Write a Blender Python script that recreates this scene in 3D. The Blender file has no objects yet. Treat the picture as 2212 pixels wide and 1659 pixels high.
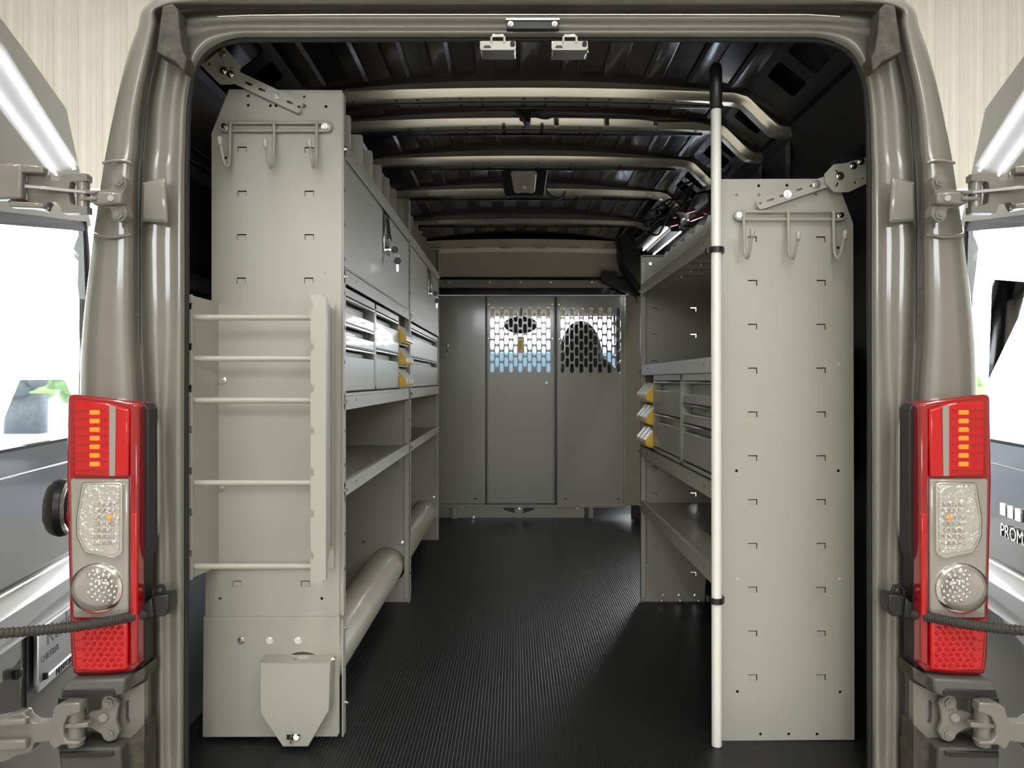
import bpy, bmesh, math, random
from mathutils import Vector, Matrix
from mathutils.geometry import tessellate_polygon
random.seed(4)
sc = bpy.context.scene
C = sc.collection
# ------------------------------------------------------------------ camera
F = 1661.0; VX, VY, CZ = 1112.0, 821.0, 0.98
cam = bpy.data.objects.new('camera', bpy.data.cameras.new('camera'))
C.objects.link(cam); sc.camera = cam
cam.location = (0, 0, CZ); cam.rotation_euler = (math.pi/2, 0, 0)
cam.data.sensor_width = 36; cam.data.lens = 36*F/2212
cam.data.shift_x = (1106-VX)/2212; cam.data.shift_y = (VY-829.5)/2212
cam.data.clip_start = 0.02; cam.data.clip_end = 300
# ------------------------------------------------------------------ light
w = bpy.data.worlds.new('sky'); sc.world = w; w.use_nodes = True
bg = w.node_tree.nodes['Background']; bg.inputs[0].default_value = (0.93, 0.97, 1.0, 1); bg.inputs[1].default_value = 12.0
sc.view_settings.view_transform = 'Standard'; sc.view_settings.look = 'None'
sc.view_settings.gamma = 1; sc.view_settings.use_curve_mapping = False
sc.view_settings.exposure = 0.06
TUBE_STRENGTH = 61.0
GZ = -0.55          # workshop floor below the van's load floor

# ------------------------------------------------------------------ materials
def mat(name, col, rough=.5, metal=0, coat=0, bump=None, emit=None, strength=1, trans=0, coatrough=.05, mottle=None, spec=None):
    m = bpy.data.materials.new(name); m.use_nodes = True
    nt = m.node_tree; b = nt.nodes['Principled BSDF']
    b.inputs['Base Color'].default_value = (*col, 1); b.inputs['Roughness'].default_value = rough
    b.inputs['Metallic'].default_value = metal; b.inputs['Coat Weight'].default_value = coat
    b.inputs['Coat Roughness'].default_value = coatrough
    if spec is not None: b.inputs['Specular IOR Level'].default_value = spec
    if trans: b.inputs['Transmission Weight'].default_value = trans
    if emit: b.inputs['Emission Color'].default_value = (*emit, 1); b.inputs['Emission Strength'].default_value = strength
    tc = nt.nodes.new('ShaderNodeTexCoord')
    if mottle:
        n = nt.nodes.new('ShaderNodeTexNoise'); n.inputs['Scale'].default_value = mottle[0]; n.inputs['Detail'].default_value = 4
        nt.links.new(tc.outputs['Object'], n.inputs['Vector'])
        r = nt.nodes.new('ShaderNodeMapRange'); r.inputs[1].default_value = .3; r.inputs[2].default_value = .7
        r.inputs[3].default_value = 1-mottle[1]; r.inputs[4].default_value = 1+mottle[1]
        nt.links.new(n.outputs['Fac'], r.inputs[0])
        mx = nt.nodes.new('ShaderNodeVectorMath'); mx.operation = 'SCALE'; mx.inputs[0].default_value = col
        nt.links.new(r.outputs[0], mx.inputs['Scale']); nt.links.new(mx.outputs[0], b.inputs['Base Color'])
    if bump:
        n = nt.nodes.new('ShaderNodeTexNoise'); n.inputs['Scale'].default_value = bump[0]; n.inputs['Detail'].default_value = 2
        nt.links.new(tc.outputs['Object'], n.inputs['Vector'])
        bp = nt.nodes.new('ShaderNodeBump'); bp.inputs['Strength'].default_value = bump[1]; bp.inputs['Distance'].default_value = bump[2] if len(bump) > 2 else .001
        nt.links.new(n.outputs['Fac'], bp.inputs['Height']); nt.links.new(bp.outputs[0], b.inputs['Normal'])
    return m
M = {}
M['paint'] = mat('van_paint', (.19,.176,.15), .35, 0, .9, (60,.05,.001), coatrough=.08, mottle=(7,.06))
M['paint_door'] = mat('van_door_paint', (.15,.142,.12), .6, 0, 1, coatrough=.012, spec=.2)
M['paint_dark'] = mat('van_paint_jamb', (.18,.166,.142), .38, 0, .5, (40,.08,.001), mottle=(9,.12))
M['grey'] = mat('powder_coat_grey', (.385,.37,.315), .42, 0, .12, (700,.06,.0004), coatrough=.12)
M['grey_smooth'] = mat('drawer_grey', (.36,.37,.33), .34, .15, .2, (300,.04,.0004), mottle=(6,.05))
M['partition'] = mat('partition_grey', (.29,.275,.245), .22, 0, .6, (500,.04,.0004), coatrough=.08)
M['blackroof'] = mat('black_paint', (.006,.006,.008), .22, 0, .25, coatrough=.05, spec=.35)
M['blackwall'] = mat('satin_black_wall', (.010,.0105,.014), .5, 0, .05, (80,.1,.002))
M['bow'] = mat('roof_bow_metal', (.93,.87,.76), .24, .8, .3, mottle=(5,.05))
M['black'] = mat('black_plastic', (.012,.012,.013), .4, bump=(200,.1))
M['rubber'] = mat('black_rubber', (.018,.017,.016), .6)
M['dirty'] = mat('dirty_trim', (.055,.048,.036), .6, mottle=(40,.5), bump=(120,.3,.002))
M['chrome'] = mat('chrome', (.88,.88,.84), .15, 1)
M['zinc'] = mat('zinc', (.72,.72,.68), .22, 1)
M['brass'] = mat('yellow_zinc', (.62,.50,.25), .3, 1)
M['tube'] = mat('cream_tube', (.52,.475,.385), .25, 0, .3, mottle=(14,.04))
M['white'] = mat('white_pole', (.78,.77,.71), .3, 0, .2)
M['yellow'] = mat('yellow_bin', (.80,.50,.035), .35, 0, .2)
M['label'] = mat('bin_label', (.85,.86,.82), .3)
M['lens_grey'] = mat('lamp_lens', (.42,.38,.33), .3, 0, .3)
M['red'] = mat('red_lens', (.52,.0008,.004), .2, 0, .5, (55,.35,.004))
M['red_dark'] = mat('dark_red_lens', (.30,.002,.006), .12, 0, 1)
M['orange'] = mat('orange_led', (1.0,.16,.01), .3, 0, .5, emit=(1,.17,.01), strength=.9)
M['clear'] = mat('clear_lens', (.66,.64,.60), .14, .75, 1, (90,.8,.005))
M['clear_smooth'] = mat('clear_lens_smooth', (.36,.335,.295), .12, .3, 1)
M['bulb'] = mat('amber_bulb', (.9,.3,.03), .2, 0, 1)
M['redclip'] = mat('red_plastic', (.45,.006,.015), .35)
M['led'] = mat('white_lamp', (1,1,1), .3, emit=(1,.97,.93), strength=3.5)
M['tubelight'] = mat('tube_diffuser', (1,1,1), .3, emit=(1,.985,.94), strength=TUBE_STRENGTH)
M['tubelight2'] = mat('slim_tube', (1,1,1), .3, emit=(.95,.96,1), strength=22)
M['fixture'] = mat('fixture_white', (.7,.7,.68), .4)
M['siding'] = mat('cream_siding', (.74,.705,.62), .5, mottle=(2,.03))
M['ceil'] = mat('workshop_ceiling', (.55,.53,.48), .7)
M['concrete'] = mat('concrete', (.46,.445,.41), .35, mottle=(1.5,.15), bump=(30,.1,.002))
M['asphalt'] = mat('asphalt', (.30,.33,.40), .8, mottle=(3,.15))
M['green'] = mat('foliage', (.10,.18,.025), .7, mottle=(3,.4))
M['hedge'] = mat('hedge_stand_in', (.02,.025,.025), .8, mottle=(12,.6))
M['bluevan'] = mat('pale_blue_paint', (.065,.12,.16), .4, 0, .5)
M['fabric'] = mat('black_seat_fabric', (.012,.012,.013), .85, bump=(300,.3))
M['cabtrim'] = mat('cab_trim', (.05,.05,.052), .6)
M['beige'] = mat('beige_trim', (.78,.70,.57), .5)
M['beige2'] = mat('headliner', (.40,.36,.29), .8, mottle=(60,.06))
M['yellowtag'] = mat('yellow_tag', (.85,.50,.03), .5)
M['plate'] = mat('dealer_plate', (.78,.82,.86), .2, 0, .5)
M['ink'] = mat('plate_ink', (.03,.03,.035), .5)
M['greyink'] = mat('plate_grey_ink', (.22,.24,.27), .4)
M['cord'] = mat('loom_conduit', (.034,.029,.023), .6)
M['bumper'] = mat('bumper_plastic', (.10,.097,.085), .5, bump=(300,.2))
M['bumper_dark'] = mat('dark_bumper_plastic', (.055,.054,.049), .55, bump=(300,.2))
M['glass'] = mat('window_glass', (.9,.95,.95), .02, trans=1); M['glass'].node_tree.nodes['Principled BSDF'].inputs['IOR'].default_value = 1.25
def floor_mat():
    m = mat('rubber_mat', (.0045,.0047,.0052), .42, spec=.45); nt = m.node_tree; b = nt.nodes['Principled BSDF']
    tc = nt.nodes.new('ShaderNodeTexCoord'); mp = nt.nodes.new('ShaderNodeMapping'); mp.inputs['Scale'].default_value = (1, 1.5, 1)
    v = nt.nodes.new('ShaderNodeTexBrick'); v.inputs['Scale'].default_value = 42; v.inputs['Mortar Size'].default_value = .06
    v.inputs['Mortar Smooth'].default_value = .8; v.inputs['Brick Width'].default_value = .5; v.inputs['Row Height'].default_value = .42
    mp.inputs['Rotation'].default_value = (0,0,math.pi/2)
    bp = nt.nodes.new('ShaderNodeBump'); bp.inputs['Strength'].default_value = .65; bp.inputs['Distance'].default_value = .0012; bp.invert = True
    nt.links.new(tc.outputs['Object'], mp.inputs[0]); nt.links.new(mp.outputs[0], v.inputs['Vector'])
    nt.links.new(v.outputs['Fac'], bp.inputs['Height']); nt.links.new(bp.outputs[0], b.inputs['Normal'])
    return m
M['mat'] = floor_mat()

# ------------------------------------------------------------------ helpers
def P(px, py, D): return Vector(((px-VX)*D/F, D, CZ+(VY-py)*D/F))
CX = 0.032
def MIR(p): return Vector((2*CX-p[0], p[1], p[2]))
class MB:
    def __init__(s): s.bm = bmesh.new()
    def quad(s, *ps):
        vs = [s.bm.verts.new(p) for p in ps]
        try: s.bm.faces.new(vs)
        except ValueError: pass
    def box(s, a, b):
        x0,y0,z0 = a; x1,y1,z1 = b
        vs = [s.bm.verts.new(p) for p in ((x0,y0,z0),(x1,y0,z0),(x1,y1,z0),(x0,y1,z0),(x0,y0,z1),(x1,y0,z1),(x1,y1,z1),(x0,y1,z1))]
        for f in ((0,3,2,1),(4,5,6,7),(0,1,5,4),(1,2,6,5),(2,3,7,6),(3,0,4,7)): s.bm.faces.new([vs[i] for i in f])
        return s
    def hexa(s, lo, hi):
        """lo, hi: two matching rings of points"""
        a = [s.bm.verts.new(p) for p in lo]; b = [s.bm.verts.new(p) for p in hi]; n = len(a)
        s.bm.faces.new(a); s.bm.faces.new(b[::-1])
        for i in range(n): s.bm.faces.new((a[i], b[i], b[(i+1)%n], a[(i+1)%n]))
        return s
    def ppoly(s, pts, D0, D1):
        """outline given as it reads from the driveway at distance D0, real thickness D1-D0"""
        lo = [P(x,y,D0) for x,y in pts]; hi = [Vector((p.x, D1, p.z)) for p in lo]
        return s.hexa(lo, hi)
    def plate(s, outer, holes, O, U, V, N, th):
        O=Vector(O);U=Vector(U);V=Vector(V);N=Vector(N)
        loops = [outer]+list(holes)
        tri = tessellate_polygon([[Vector((p[0],p[1],0)) for p in l] for l in loops])
        flat = [p for l in loops for p in l]
        f = [s.bm.verts.new(O+U*p[0]+V*p[1]) for p in flat]; k = [s.bm.verts.new(O+U*p[0]+V*p[1]+N*th) for p in flat]
        for t in tri:
            try: s.bm.faces.new([f[i] for i in t]); s.bm.faces.new([k[i] for i in t[::-1]])
            except ValueError: pass
        i = 0
        for l in loops:
            n = len(l)
            for j in range(n):
                a=i+j; b=i+(j+1)%n
                try: s.bm.faces.new((f[a],k[a],k[b],f[b]))
                except ValueError: pass
            i += n
        return s
    def cyl(s, p0, p1, r, n=16, r1=None, cap=True):
        p0=Vector(p0);p1=Vector(p1);d=(p1-p0).normalized(); r1 = r if r1 is None else r1
        u = d.orthogonal().normalized(); v = d.cross(u)
        A=[];B=[]
        for i in range(n):
            a=2*math.pi*i/n; o=u*math.cos(a)+v*math.sin(a)
            A.append(s.bm.verts.new(p0+o*r)); B.append(s.bm.verts.new(p1+o*r1))
        for i in range(n): s.bm.faces.new((A[i],A[(i+1)%n],B[(i+1)%n],B[i]))
        if cap: s.bm.faces.new(A[::-1]); s.bm.faces.new(B)
        return s
    def tube(s, pts, r, n=10, closed=False):
        pts=[Vector(p) for p in pts]; m=len(pts); rings=[]; u=None
        rr = r if isinstance(r,(list,tuple)) else [r]*m
        for i,p in enumerate(pts):
            if closed: d=(pts[(i+1)%m]-pts[i-1]).normalized()
            else: d=(pts[min(i+1,m-1)]-pts[max(i-1,0)]).normalized()
            u = (d.orthogonal() if u is None else u-d*u.dot(d)).normalized(); v=d.cross(u)
            rings.append([s.bm.verts.new(p+(u*math.cos(2*math.pi*k/n)+v*math.sin(2*math.pi*k/n))*rr[i]) for k in range(n)])
        for i in range(m if closed else m-1):
            A=rings[i];B=rings[(i+1)%m]
            for k in range(n): s.bm.faces.new((A[k],A[(k+1)%n],B[(k+1)%n],B[k]))
        if not closed: s.bm.faces.new(rings[0][::-1]); s.bm.faces.new(rings[-1])
        return s
    def sweep(s, path, sec):
        """sec(i,p) -> list of points; joins consecutive sections into a closed solid"""
        rings=[[s.bm.verts.new(q) for q in sec(i,p)] for i,p in enumerate(path)]
        n=len(rings[0])
        for i in range(len(rings)-1):
            for k in range(n): s.bm.faces.new((rings[i][k],rings[i][(k+1)%n],rings[i+1][(k+1)%n],rings[i+1][k]))
        s.bm.faces.new(rings[0][::-1]); s.bm.faces.new(rings[-1])
        return s
    def ball(s, c, rx, ry, rz, seg=20, rings=12):
        r = bmesh.ops.create_uvsphere(s.bm, u_segments=seg, v_segments=rings, radius=1)
        for v in r['verts']: v.co = Vector((v.co.x*rx+c[0], v.co.y*ry+c[1], v.co.z*rz+c[2]))
        return s
    def mirror(s):
        for v in s.bm.verts: v.co.x = 2*CX-v.co.x
        return s
    def xf(s, m):
        for v in s.bm.verts: v.co = m @ v.co
        return s
    def build(s, name, m, parent=None, smooth=False, bevel=0, subsurf=0, seg=2, angle=35):
        base = Vector((0,0,0)); q = parent
        while q is not None: base += q.location; q = q.parent
        for v in s.bm.verts: v.co -= base
        bmesh.ops.recalc_face_normals(s.bm, faces=s.bm.faces)
        me = bpy.data.meshes.new(name); s.bm.to_mesh(me); s.bm.free()
        me.materials.append(M[m] if isinstance(m,str) else m)
        o = bpy.data.objects.new(name, me); C.objects.link(o)
        if parent is not None: o.parent = parent
        if smooth or bevel:
            for p in me.polygons: p.use_smooth = True
            if smooth != 'all':
                try: me.set_sharp_from_angle(angle=math.radians(angle))
                except Exception: pass
        if bevel:
            b = o.modifiers.new('bevel','BEVEL'); b.width = bevel; b.segments = seg; b.limit_method='ANGLE'; b.angle_limit=math.radians(40)
            b.harden_normals = False
        if subsurf:
            d = o.modifiers.new('subdivision','SUBSURF'); d.levels = subsurf; d.render_levels = subsurf
        return o
def tag(o, label, cat=None, group=None, kind=None):
    if label: o['label'] = label
    if cat: o['category'] = cat
    if group: o['group'] = group
    if kind: o['kind'] = kind
    return o
def thing(name, label, cat, loc=(0,0,0), group=None):
    o = bpy.data.objects.new(name, None); C.objects.link(o); o.location = loc; o.empty_display_size=.05
    return tag(o, label, cat, group)
def circ(cx, cy, r, n=12): return [(cx+r*math.cos(2*math.pi*i/n), cy+r*math.sin(2*math.pi*i/n)) for i in range(n)]
def rect(x0,y0,x1,y1): return [(x0,y0),(x1,y0),(x1,y1),(x0,y1)]
def stad(cx, cy, hw, hh, n=5):
    """vertical rounded slot"""
    pts=[]
    for i in range(n+1): a=math.pi*i/n; pts.append((cx+hw*math.cos(a), cy+hh-hw+hw*math.sin(a)))
    for i in range(n+1): a=math.pi+math.pi*i/n; pts.append((cx+hw*math.cos(a), cy-hh+hw+hw*math.sin(a)))
    return pts
def text(name, body, parent, m, O, U, V, N, size, extrude=.001):
    c = bpy.data.curves.new(name,'FONT'); c.body=body; c.size=size; c.extrude=extrude; c.align_x='CENTER'; c.align_y='CENTER'
    t = bpy.data.objects.new(name,c); C.objects.link(t); dg=bpy.context.evaluated_depsgraph_get(); dg.update()
    me = bpy.data.meshes.new_from_object(t.evaluated_get(dg)); bpy.data.objects.remove(t)
    b = MB(); b.bm.from_mesh(me); bpy.data.meshes.remove(me)
    U=Vector(U).normalized();V=Vector(V).normalized();N=Vector(N).normalized()
    for v in b.bm.verts: v.co = Vector(O)+U*v.co.x+V*v.co.y+N*v.co.z
    return b.build(name, m, parent)
def bolt(parent, p, d=(0,-1,0), r=.006, name='bolt', m='zinc'):
    p=Vector(p); d=Vector(d).normalized(); b=MB()
    b.cyl(p, p+d*.0015, r*1.35, 14); b.cyl(p+d*.0015, p+d*.0065, r, 6); b.cyl(p+d*.0065, p+d*.009, r*.45, 8)
    return b.build(name, m, parent, smooth=True)
def rounded(pts, r, n=3):
    out=[]; m=len(pts)
    for i in range(m):
        p=Vector(pts[i]); a=Vector(pts[i-1]); b=Vector(pts[(i+1)%m]); da=(a-p); db=(b-p)
        rr=min(r, da.length*.45, db.length*.45); s=p+da.normalized()*rr; e=p+db.normalized()*rr
        for k in range(n+1):
            t=k/n; out.append(tuple(s*(1-t)**2+p*2*t*(1-t)+e*t*t))
    return out

# ------------------------------------------------------------------ workshop hall (the setting)
def struct(o): o['kind']='structure'; return o
def siding(name, x0, x1, z0, z1, y, axis='x', thick=.06):
    """ribbed metal cladding; runs along x at y, or along y at x"""
    b=MB(); n=int((x1-x0)/.3)+1
    prof=[]
    for i in range(n):
        q=x0+i*.3
        for dx,dh in ((0,0),(.03,.03),(.07,.03),(.10,0),(.16,0),(.17,.008),(.19,.008),(.20,0),(.23,0),(.24,.008),(.26,.008),(.27,0)):
            if q+dx<x1: prof.append((q+dx,dh))
    prof.append((x1,0))
    def pt(a,h,z,back=0):
        if axis=='x': return (a, y-h+back, z)
        s = 1 if y>0 else -1
        return (y - s*h + s*back, a, z)
    for (a,h),(c,k) in zip(prof,prof[1:]): b.quad(pt(a,h,z0),pt(c,k,z0),pt(c,k,z1),pt(a,h,z1))
    b.quad(pt(x0,0,z0,thick),pt(x0,0,z1,thick),pt(x1,0,z1,thick),pt(x1,0,z0,thick))
    b.quad(pt(x0,0,z0),pt(x1,0,z0),pt(x1,0,z0,thick),pt(x0,0,z0,thick))
    return struct(b.build(name,'siding'))
HX, HB, HF, HZ = 9.0, -9.0, 9.5, 6.0
siding('wall_front', -HX, HX, 3.35, HZ, HF)
siding('wall_front', -HX, -7.6, GZ, 3.35, HF); siding('wall_front', 7.6, HX, GZ, 3.35, HF)
siding('wall_left', HB, HF, GZ, HZ, -HX, 'y')
siding('wall_right', HB, HF, GZ, HZ, HX, 'y')
siding('wall_back', -HX, HX, 3.8, HZ, HB); siding('wall_back', -HX, HX, GZ, 2.3, HB); siding('wall_back', -HX, -4.0, 2.3, 3.8, HB); siding('wall_back', 4.0, HX, 2.3, 3.8, HB)
struct(MB().box((-HX,HB,HZ),(HX,HF,HZ+.08)).build('ceiling','ceil'))
struct(MB().box((-HX,HB,GZ-.1),(HX,HF,GZ)).build('floor','concrete'))
g=MB(); g.box((-60,-60,GZ-.2),(60,90,GZ-.11)); tag(g.build('yard_ground','asphalt'),'blue grey asphalt yard outside the workshop','ground',kind='structure')
lights=[(-2.4,-1.3,4.4),(2.5,-1.3,4.4),(-3.4,5.6,2.4),(3.6,5.6,2.4),(0,-3.2,4.0)]
for i,(x,y,l) in enumerate(lights):
    t=thing('ceiling_light','long white tube light fixture under the workshop ceiling above the van','ceiling light',(x,y,HZ-.35),'workshop ceiling lights')
    MB().box((x-.09,y-l/2,HZ-.32),(x+.09,y+l/2,HZ-.26)).build('housing','fixture',t)
    MB().box((x-.07,y-l/2+.03,HZ-.37),(x+.07,y+l/2-.03,HZ-.321)).build('diffuser','tubelight',t)
    MB().cyl((x,y-l/2+.4,HZ-.26),(x,y-l/2+.4,HZ),.006,8).cyl((x,y+l/2-.4,HZ-.26),(x,y+l/2-.4,HZ),.006,8).build('hanger','fixture',t)
for xs,lab in (((-.97,-.78),'left'),((.84,1.03),'right')):
    t=thing('suspended_light','low hanging twin tube light ahead of the van on the %s'%lab,'ceiling light',(sum(xs)/2,7.9,4.1))
    MB().box((xs[0]-.06,6.4,4.16),(xs[1]+.06,9.3,4.22)).build('housing','fixture',t)
    for x in xs: MB().cyl((x,6.45,4.12),(x,9.25,4.12),.011,12).build('tube','tubelight2',t,smooth=True)
    for y in (6.8,8.9): MB().cyl((sum(xs)/2,y,4.2),(sum(xs)/2,y,HZ),.006,6).build('hanger','fixture',t)
# outdoors, seen through the rear door glass and the windscreen
def tree(x,y,s,label):
    t=thing('tree',label,'tree',(x,y,GZ-.11)); r=random.Random(int(x*10))
    MB().cyl((x,y,GZ-.11),(x,y,GZ+1.6*s),.14*s,8,.08*s).build('trunk','dirty',t)
    b=MB()
    for k in range(26):
        a=r.random()*6.28; rr=r.random()*1.1*s; z=GZ+1.3*s+r.random()*1.6*s
        b.ball((x+rr*math.cos(a),y+rr*math.sin(a),z),.45*s,.45*s,.35*s,8,6)
    b.build('foliage','green',t,smooth='all')
def bush(x0,x1,y,z0,z1,m,name,label,cat):
    b=MB(); r=random.Random(int(x0*7)); n=int((x1-x0)*16)
    for k in range(n):
        b.ball((r.uniform(x0,x1),y+r.uniform(-.3,.3),r.uniform(z0,z1)),.26,.26,.22,8,6)
    b.box((x0,y-.2,GZ-.11),(x1,y+.2,z0))
    tag(b.build(name,m,smooth='all'),label,cat)
bush(-12.8,-11.9,19.5,.35,1.25,'hedge','hedge','hedge put in for an unidentified dark shape in the left rear door glass','hedge')  # added hedge, stands in for a dark shape of unknown nature
tree(-14.3,23,.62,'green tree in the bright yard behind the stand-in hedge at left')
tree(-12.4,21.5,.55,'small green tree in the yard at the right end of the stand-in hedge')
tree(13,24,.6,'green tree in the bright yard beyond the right rear door')

# ------------------------------------------------------------------ THE VAN
van = thing('cargo_van','taupe grey cargo van with both rear doors swung open','van',(CX,1.8,0))
# rear frame: rails read station by station from the sill, up the pillar, round the corner to the centre of the header
YS=[1720,1500,1200,1000,850,700,520,480,360,335,250,180]
R={}
R[0]=[398,398,399,399,399,400,400,400,400,401,403,411],[(430,128),(462,98),(510,84)],82
R[1]=[388,388,386,386,388,388,388,388,389,391,394,401],[(418,116),(452,82),(505,69)],67
R[2]=[364,362,360,352,352,366,366,368,368,370,374,382],[(400,95),(441,63),(500,59)],58
R[3]=[347,345,345,342,340,325,318,322,322,330,334,342],[(372,60),(400,42),(500,34)],32
R[4]=[330,326,319,316,310,306,306,306,310,312,318,326],[(348,96),(362,46),(380,24)],24
R['4b']=[322,316,309,307,302,292,293,292,295,300,305,316],[(336,99),(346,47),(360,15)],14
R[5]=[318,312,305,303,298,288,289,288,290,296,301,312],[(331,100),(341,48),(354,12)],10
R[6]=[235,235,230,228,225,225,236,238,250,254,266,280],[(300,100),(315,48),(330,6)],-30
R[7]=[147,143,141,143,143,151,175,181,202,206,224,240],[(262,100),(285,50),(307,-6)],-178
DEP={0:1.850,1:1.822,2:1.848,3:1.803,4:1.862,'4b':1.83,5:1.764,6:1.757,7:1.800}
TOPX=[560,800,1000,1142]
def rail(k):
    xs,c,ty=R[k]; pts=[(x,y) for x,y in zip(xs,YS)]+c+[(tx, ty-(0 if k not in (6,7) else (tx-560)*.012)) for tx in TOPX]
    if k==7: pts[15]=(455,-172)
    return [P(x,y,DEP[k]) for x,y in pts]
RL=[rail(k) for k in (0,1,2,3,4,'4b',5,6,7)]
R8=[Vector((p.x+ (0.0), 1.98, p.z)) for p in RL[8]]
rows=RL+[R8]
def crom(pts,n=3):
    out=[]; m=len(pts)
    for i in range(m-1):
        p0=pts[max(i-1,0)];p1=pts[i];p2=pts[i+1];p3=pts[min(i+2,m-1)]
        for k in range(n):
            t=k/n; out.append(.5*((2*p1)+(p2-p0)*t+(2*p0-5*p1+4*p2-p3)*t*t+(3*p1-p0-3*p2+p3)*t**3))
    out.append(pts[-1]); return out
def lin(pts,n=3):
    out=[]
    for a,b in zip(pts,pts[1:]):
        for k in range(n): out.append(a.lerp(b,k/n))
    return out+[pts[-1]]
full=[]
for rw in rows:
    a=crom(rw,2); full.append(a+[MIR(p) for p in a[::-1]][1:])
b=MB(); grid=[[b.bm.verts.new(p) for p in rw] for rw in full]
for i in range(len(grid)-1):
    for j in range(len(grid[0])-1): b.bm.faces.new((grid[i][j],grid[i+1][j],grid[i+1][j+1],grid[i][j+1]))
b.build('rear_frame','paint',van,smooth='all',subsurf=2)
# body side and roof skin behind the frame, inner face too
sec=full[-1]; b=MB()
ysec=[1.98,3.75,5.15,5.75,6.75,7.0]
def skip(pa,pb,y0,y1):
    zc=(pa.z+pb.z)/2
    if y0>=3.74 and y1<=5.16 and pa.x>.6 and zc<1.75: return True
    if y0>=5.74 and y1<=6.76 and abs(pa.x-CX)>.7 and .55<zc<1.45: return True
    return False
for th in (0,.03):
    if th: b.build('body_shell','paint',van,smooth=True,angle=50); b=MB()
    for y0,y1 in zip(ysec,ysec[1:]):
        for pa,pb in zip(sec,sec[1:]):
            if skip(pa,pb,y0,y1): continue
            f=lambda p,y:(CX+(p.x-CX)*(1-th*.97), y, p.z-(th if p.z>1.5 else 0))
            b.quad(f(pa,y0),f(pa,y1),f(pb,y1),f(pb,y0))
b.build('inner_skin','blackwall',van,smooth=True,angle=50)
# cargo area inner linings
def lining(side):
    s=-1 if side=='L' else 1
    b=MB(); X=lambda v: CX+s*v
    prof=[(.868,1.83),(.905,1.825),(.93,1.55),(.95,1.1),(.955,.0)]
    yr=[1.87,3.75,5.15,5.6]
    for y0,y1 in zip(yr,yr[1:]):
        for (xa,za),(xb,zb) in zip(prof,prof[1:]):
            if s>0 and y0>3.7 and y1<5.2 and za<1.83: continue
            if s>0 and y0>3.7 and y1<5.2 and za<1.6: zb=1.5
            b.quad((X(xa),y0,za),(X(xa),y1,za),(X(xb),y1,zb),(X(xb),y0,zb))
    o=b.build('side_lining','blackwall',van)
    # horizontal swage lines and vertical hoops of the inner panel
    b=MB()
    for z in (1.62,1.585): b.tube([(X(.925),1.9,z),(X(.925),2.53,z)],.006,8)
    for y in (2.60,2.90,3.40): b.box((min(X(.90),X(.955)),y,.05),(max(X(.90),X(.955)),y+.05,1.80))
    b.build('inner_rib','blackroof',van,bevel=.008)
    # wheel arch
    b=MB(); n=16
    for i in range(n):
        a0=math.pi*i/n; a1=math.pi*(i+1)/n
        p=lambda a,x:(X(x),2.95-.42*math.cos(a),.34*math.sin(a))
        b.quad(p(a0,.80),p(a1,.80),p(a1,.95),p(a0,.95))
    b.build('wheel_arch','blackwall',van,smooth=True)
    # roof rail with square openings
    U=Vector((0,1,0)); a=Vector((X(.723),0,1.945)); c=Vector((X(.868),0,1.83)); V=(c-a); L=V.length; V.normalize(); N=Vector((s*.6,0,.8))
    holes=[]
    for y in (1.97,2.15,2.33,2.70,2.99,3.14,3.50,3.68,4.05,4.25,4.8,5.0):
        hw=.058 if y not in (2.70,) else .05
        holes.append(rounded(rect(y-hw,.035,y+hw,.140),.014))
    b=MB(); b.plate(rect(1.86,0,5.4,L),holes,a,U,V,N,.004); b.build('roof_rail','blackroof',van)
for s in 'LR': lining(s)
# roof skin with pressed ribs
def arch(x): return 1.988-.05*((x-CX)/.75)**2
b=MB(); n=24
for i in range(n):
    x0=CX-.76+1.52*i/n; x1=CX-.76+1.52*(i+1)/n
    b.quad((x0,1.86,arch(x0)),(x1,1.86,arch(x1)),(x1,5.45,arch(x1)),(x0,5.45,arch(x0)))
b.build('roof_skin','blackroof',van,smooth=True)
bows=[2.57,2.865,3.35,3.92,4.62]
spans=[(1.87,2.57),(2.63,2.865),(2.925,3.35),(3.41,3.92),(3.98,4.62),(4.68,5.25)]
b=MB()
for (y0,y1) in spans:
    for k in range(-5,6):
        xc=CX+.01+k*.138; hw=.036
        a=y0+.012; c=y1-(.045 if y1-y0>.3 else .03)
        if k*.138>.70: continue
        top=[(xc-hw,a,arch(xc)-.001),(xc+hw,a,arch(xc)-.001),(xc+hw,c,arch(xc)-.001),(xc-hw,c,arch(xc)-.001)]
        low=[(xc-hw+.012,a+.012,arch(xc)-.011),(xc+hw-.012,a+.012,arch(xc)-.011),(xc+hw-.012,c-.02,arch(xc)-.011),(xc-hw+.012,c-.02,arch(xc)-.011)]
        b.hexa(top,low)
b.build('roof_ribs','blackroof',van,smooth=True,bevel=.003)
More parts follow.
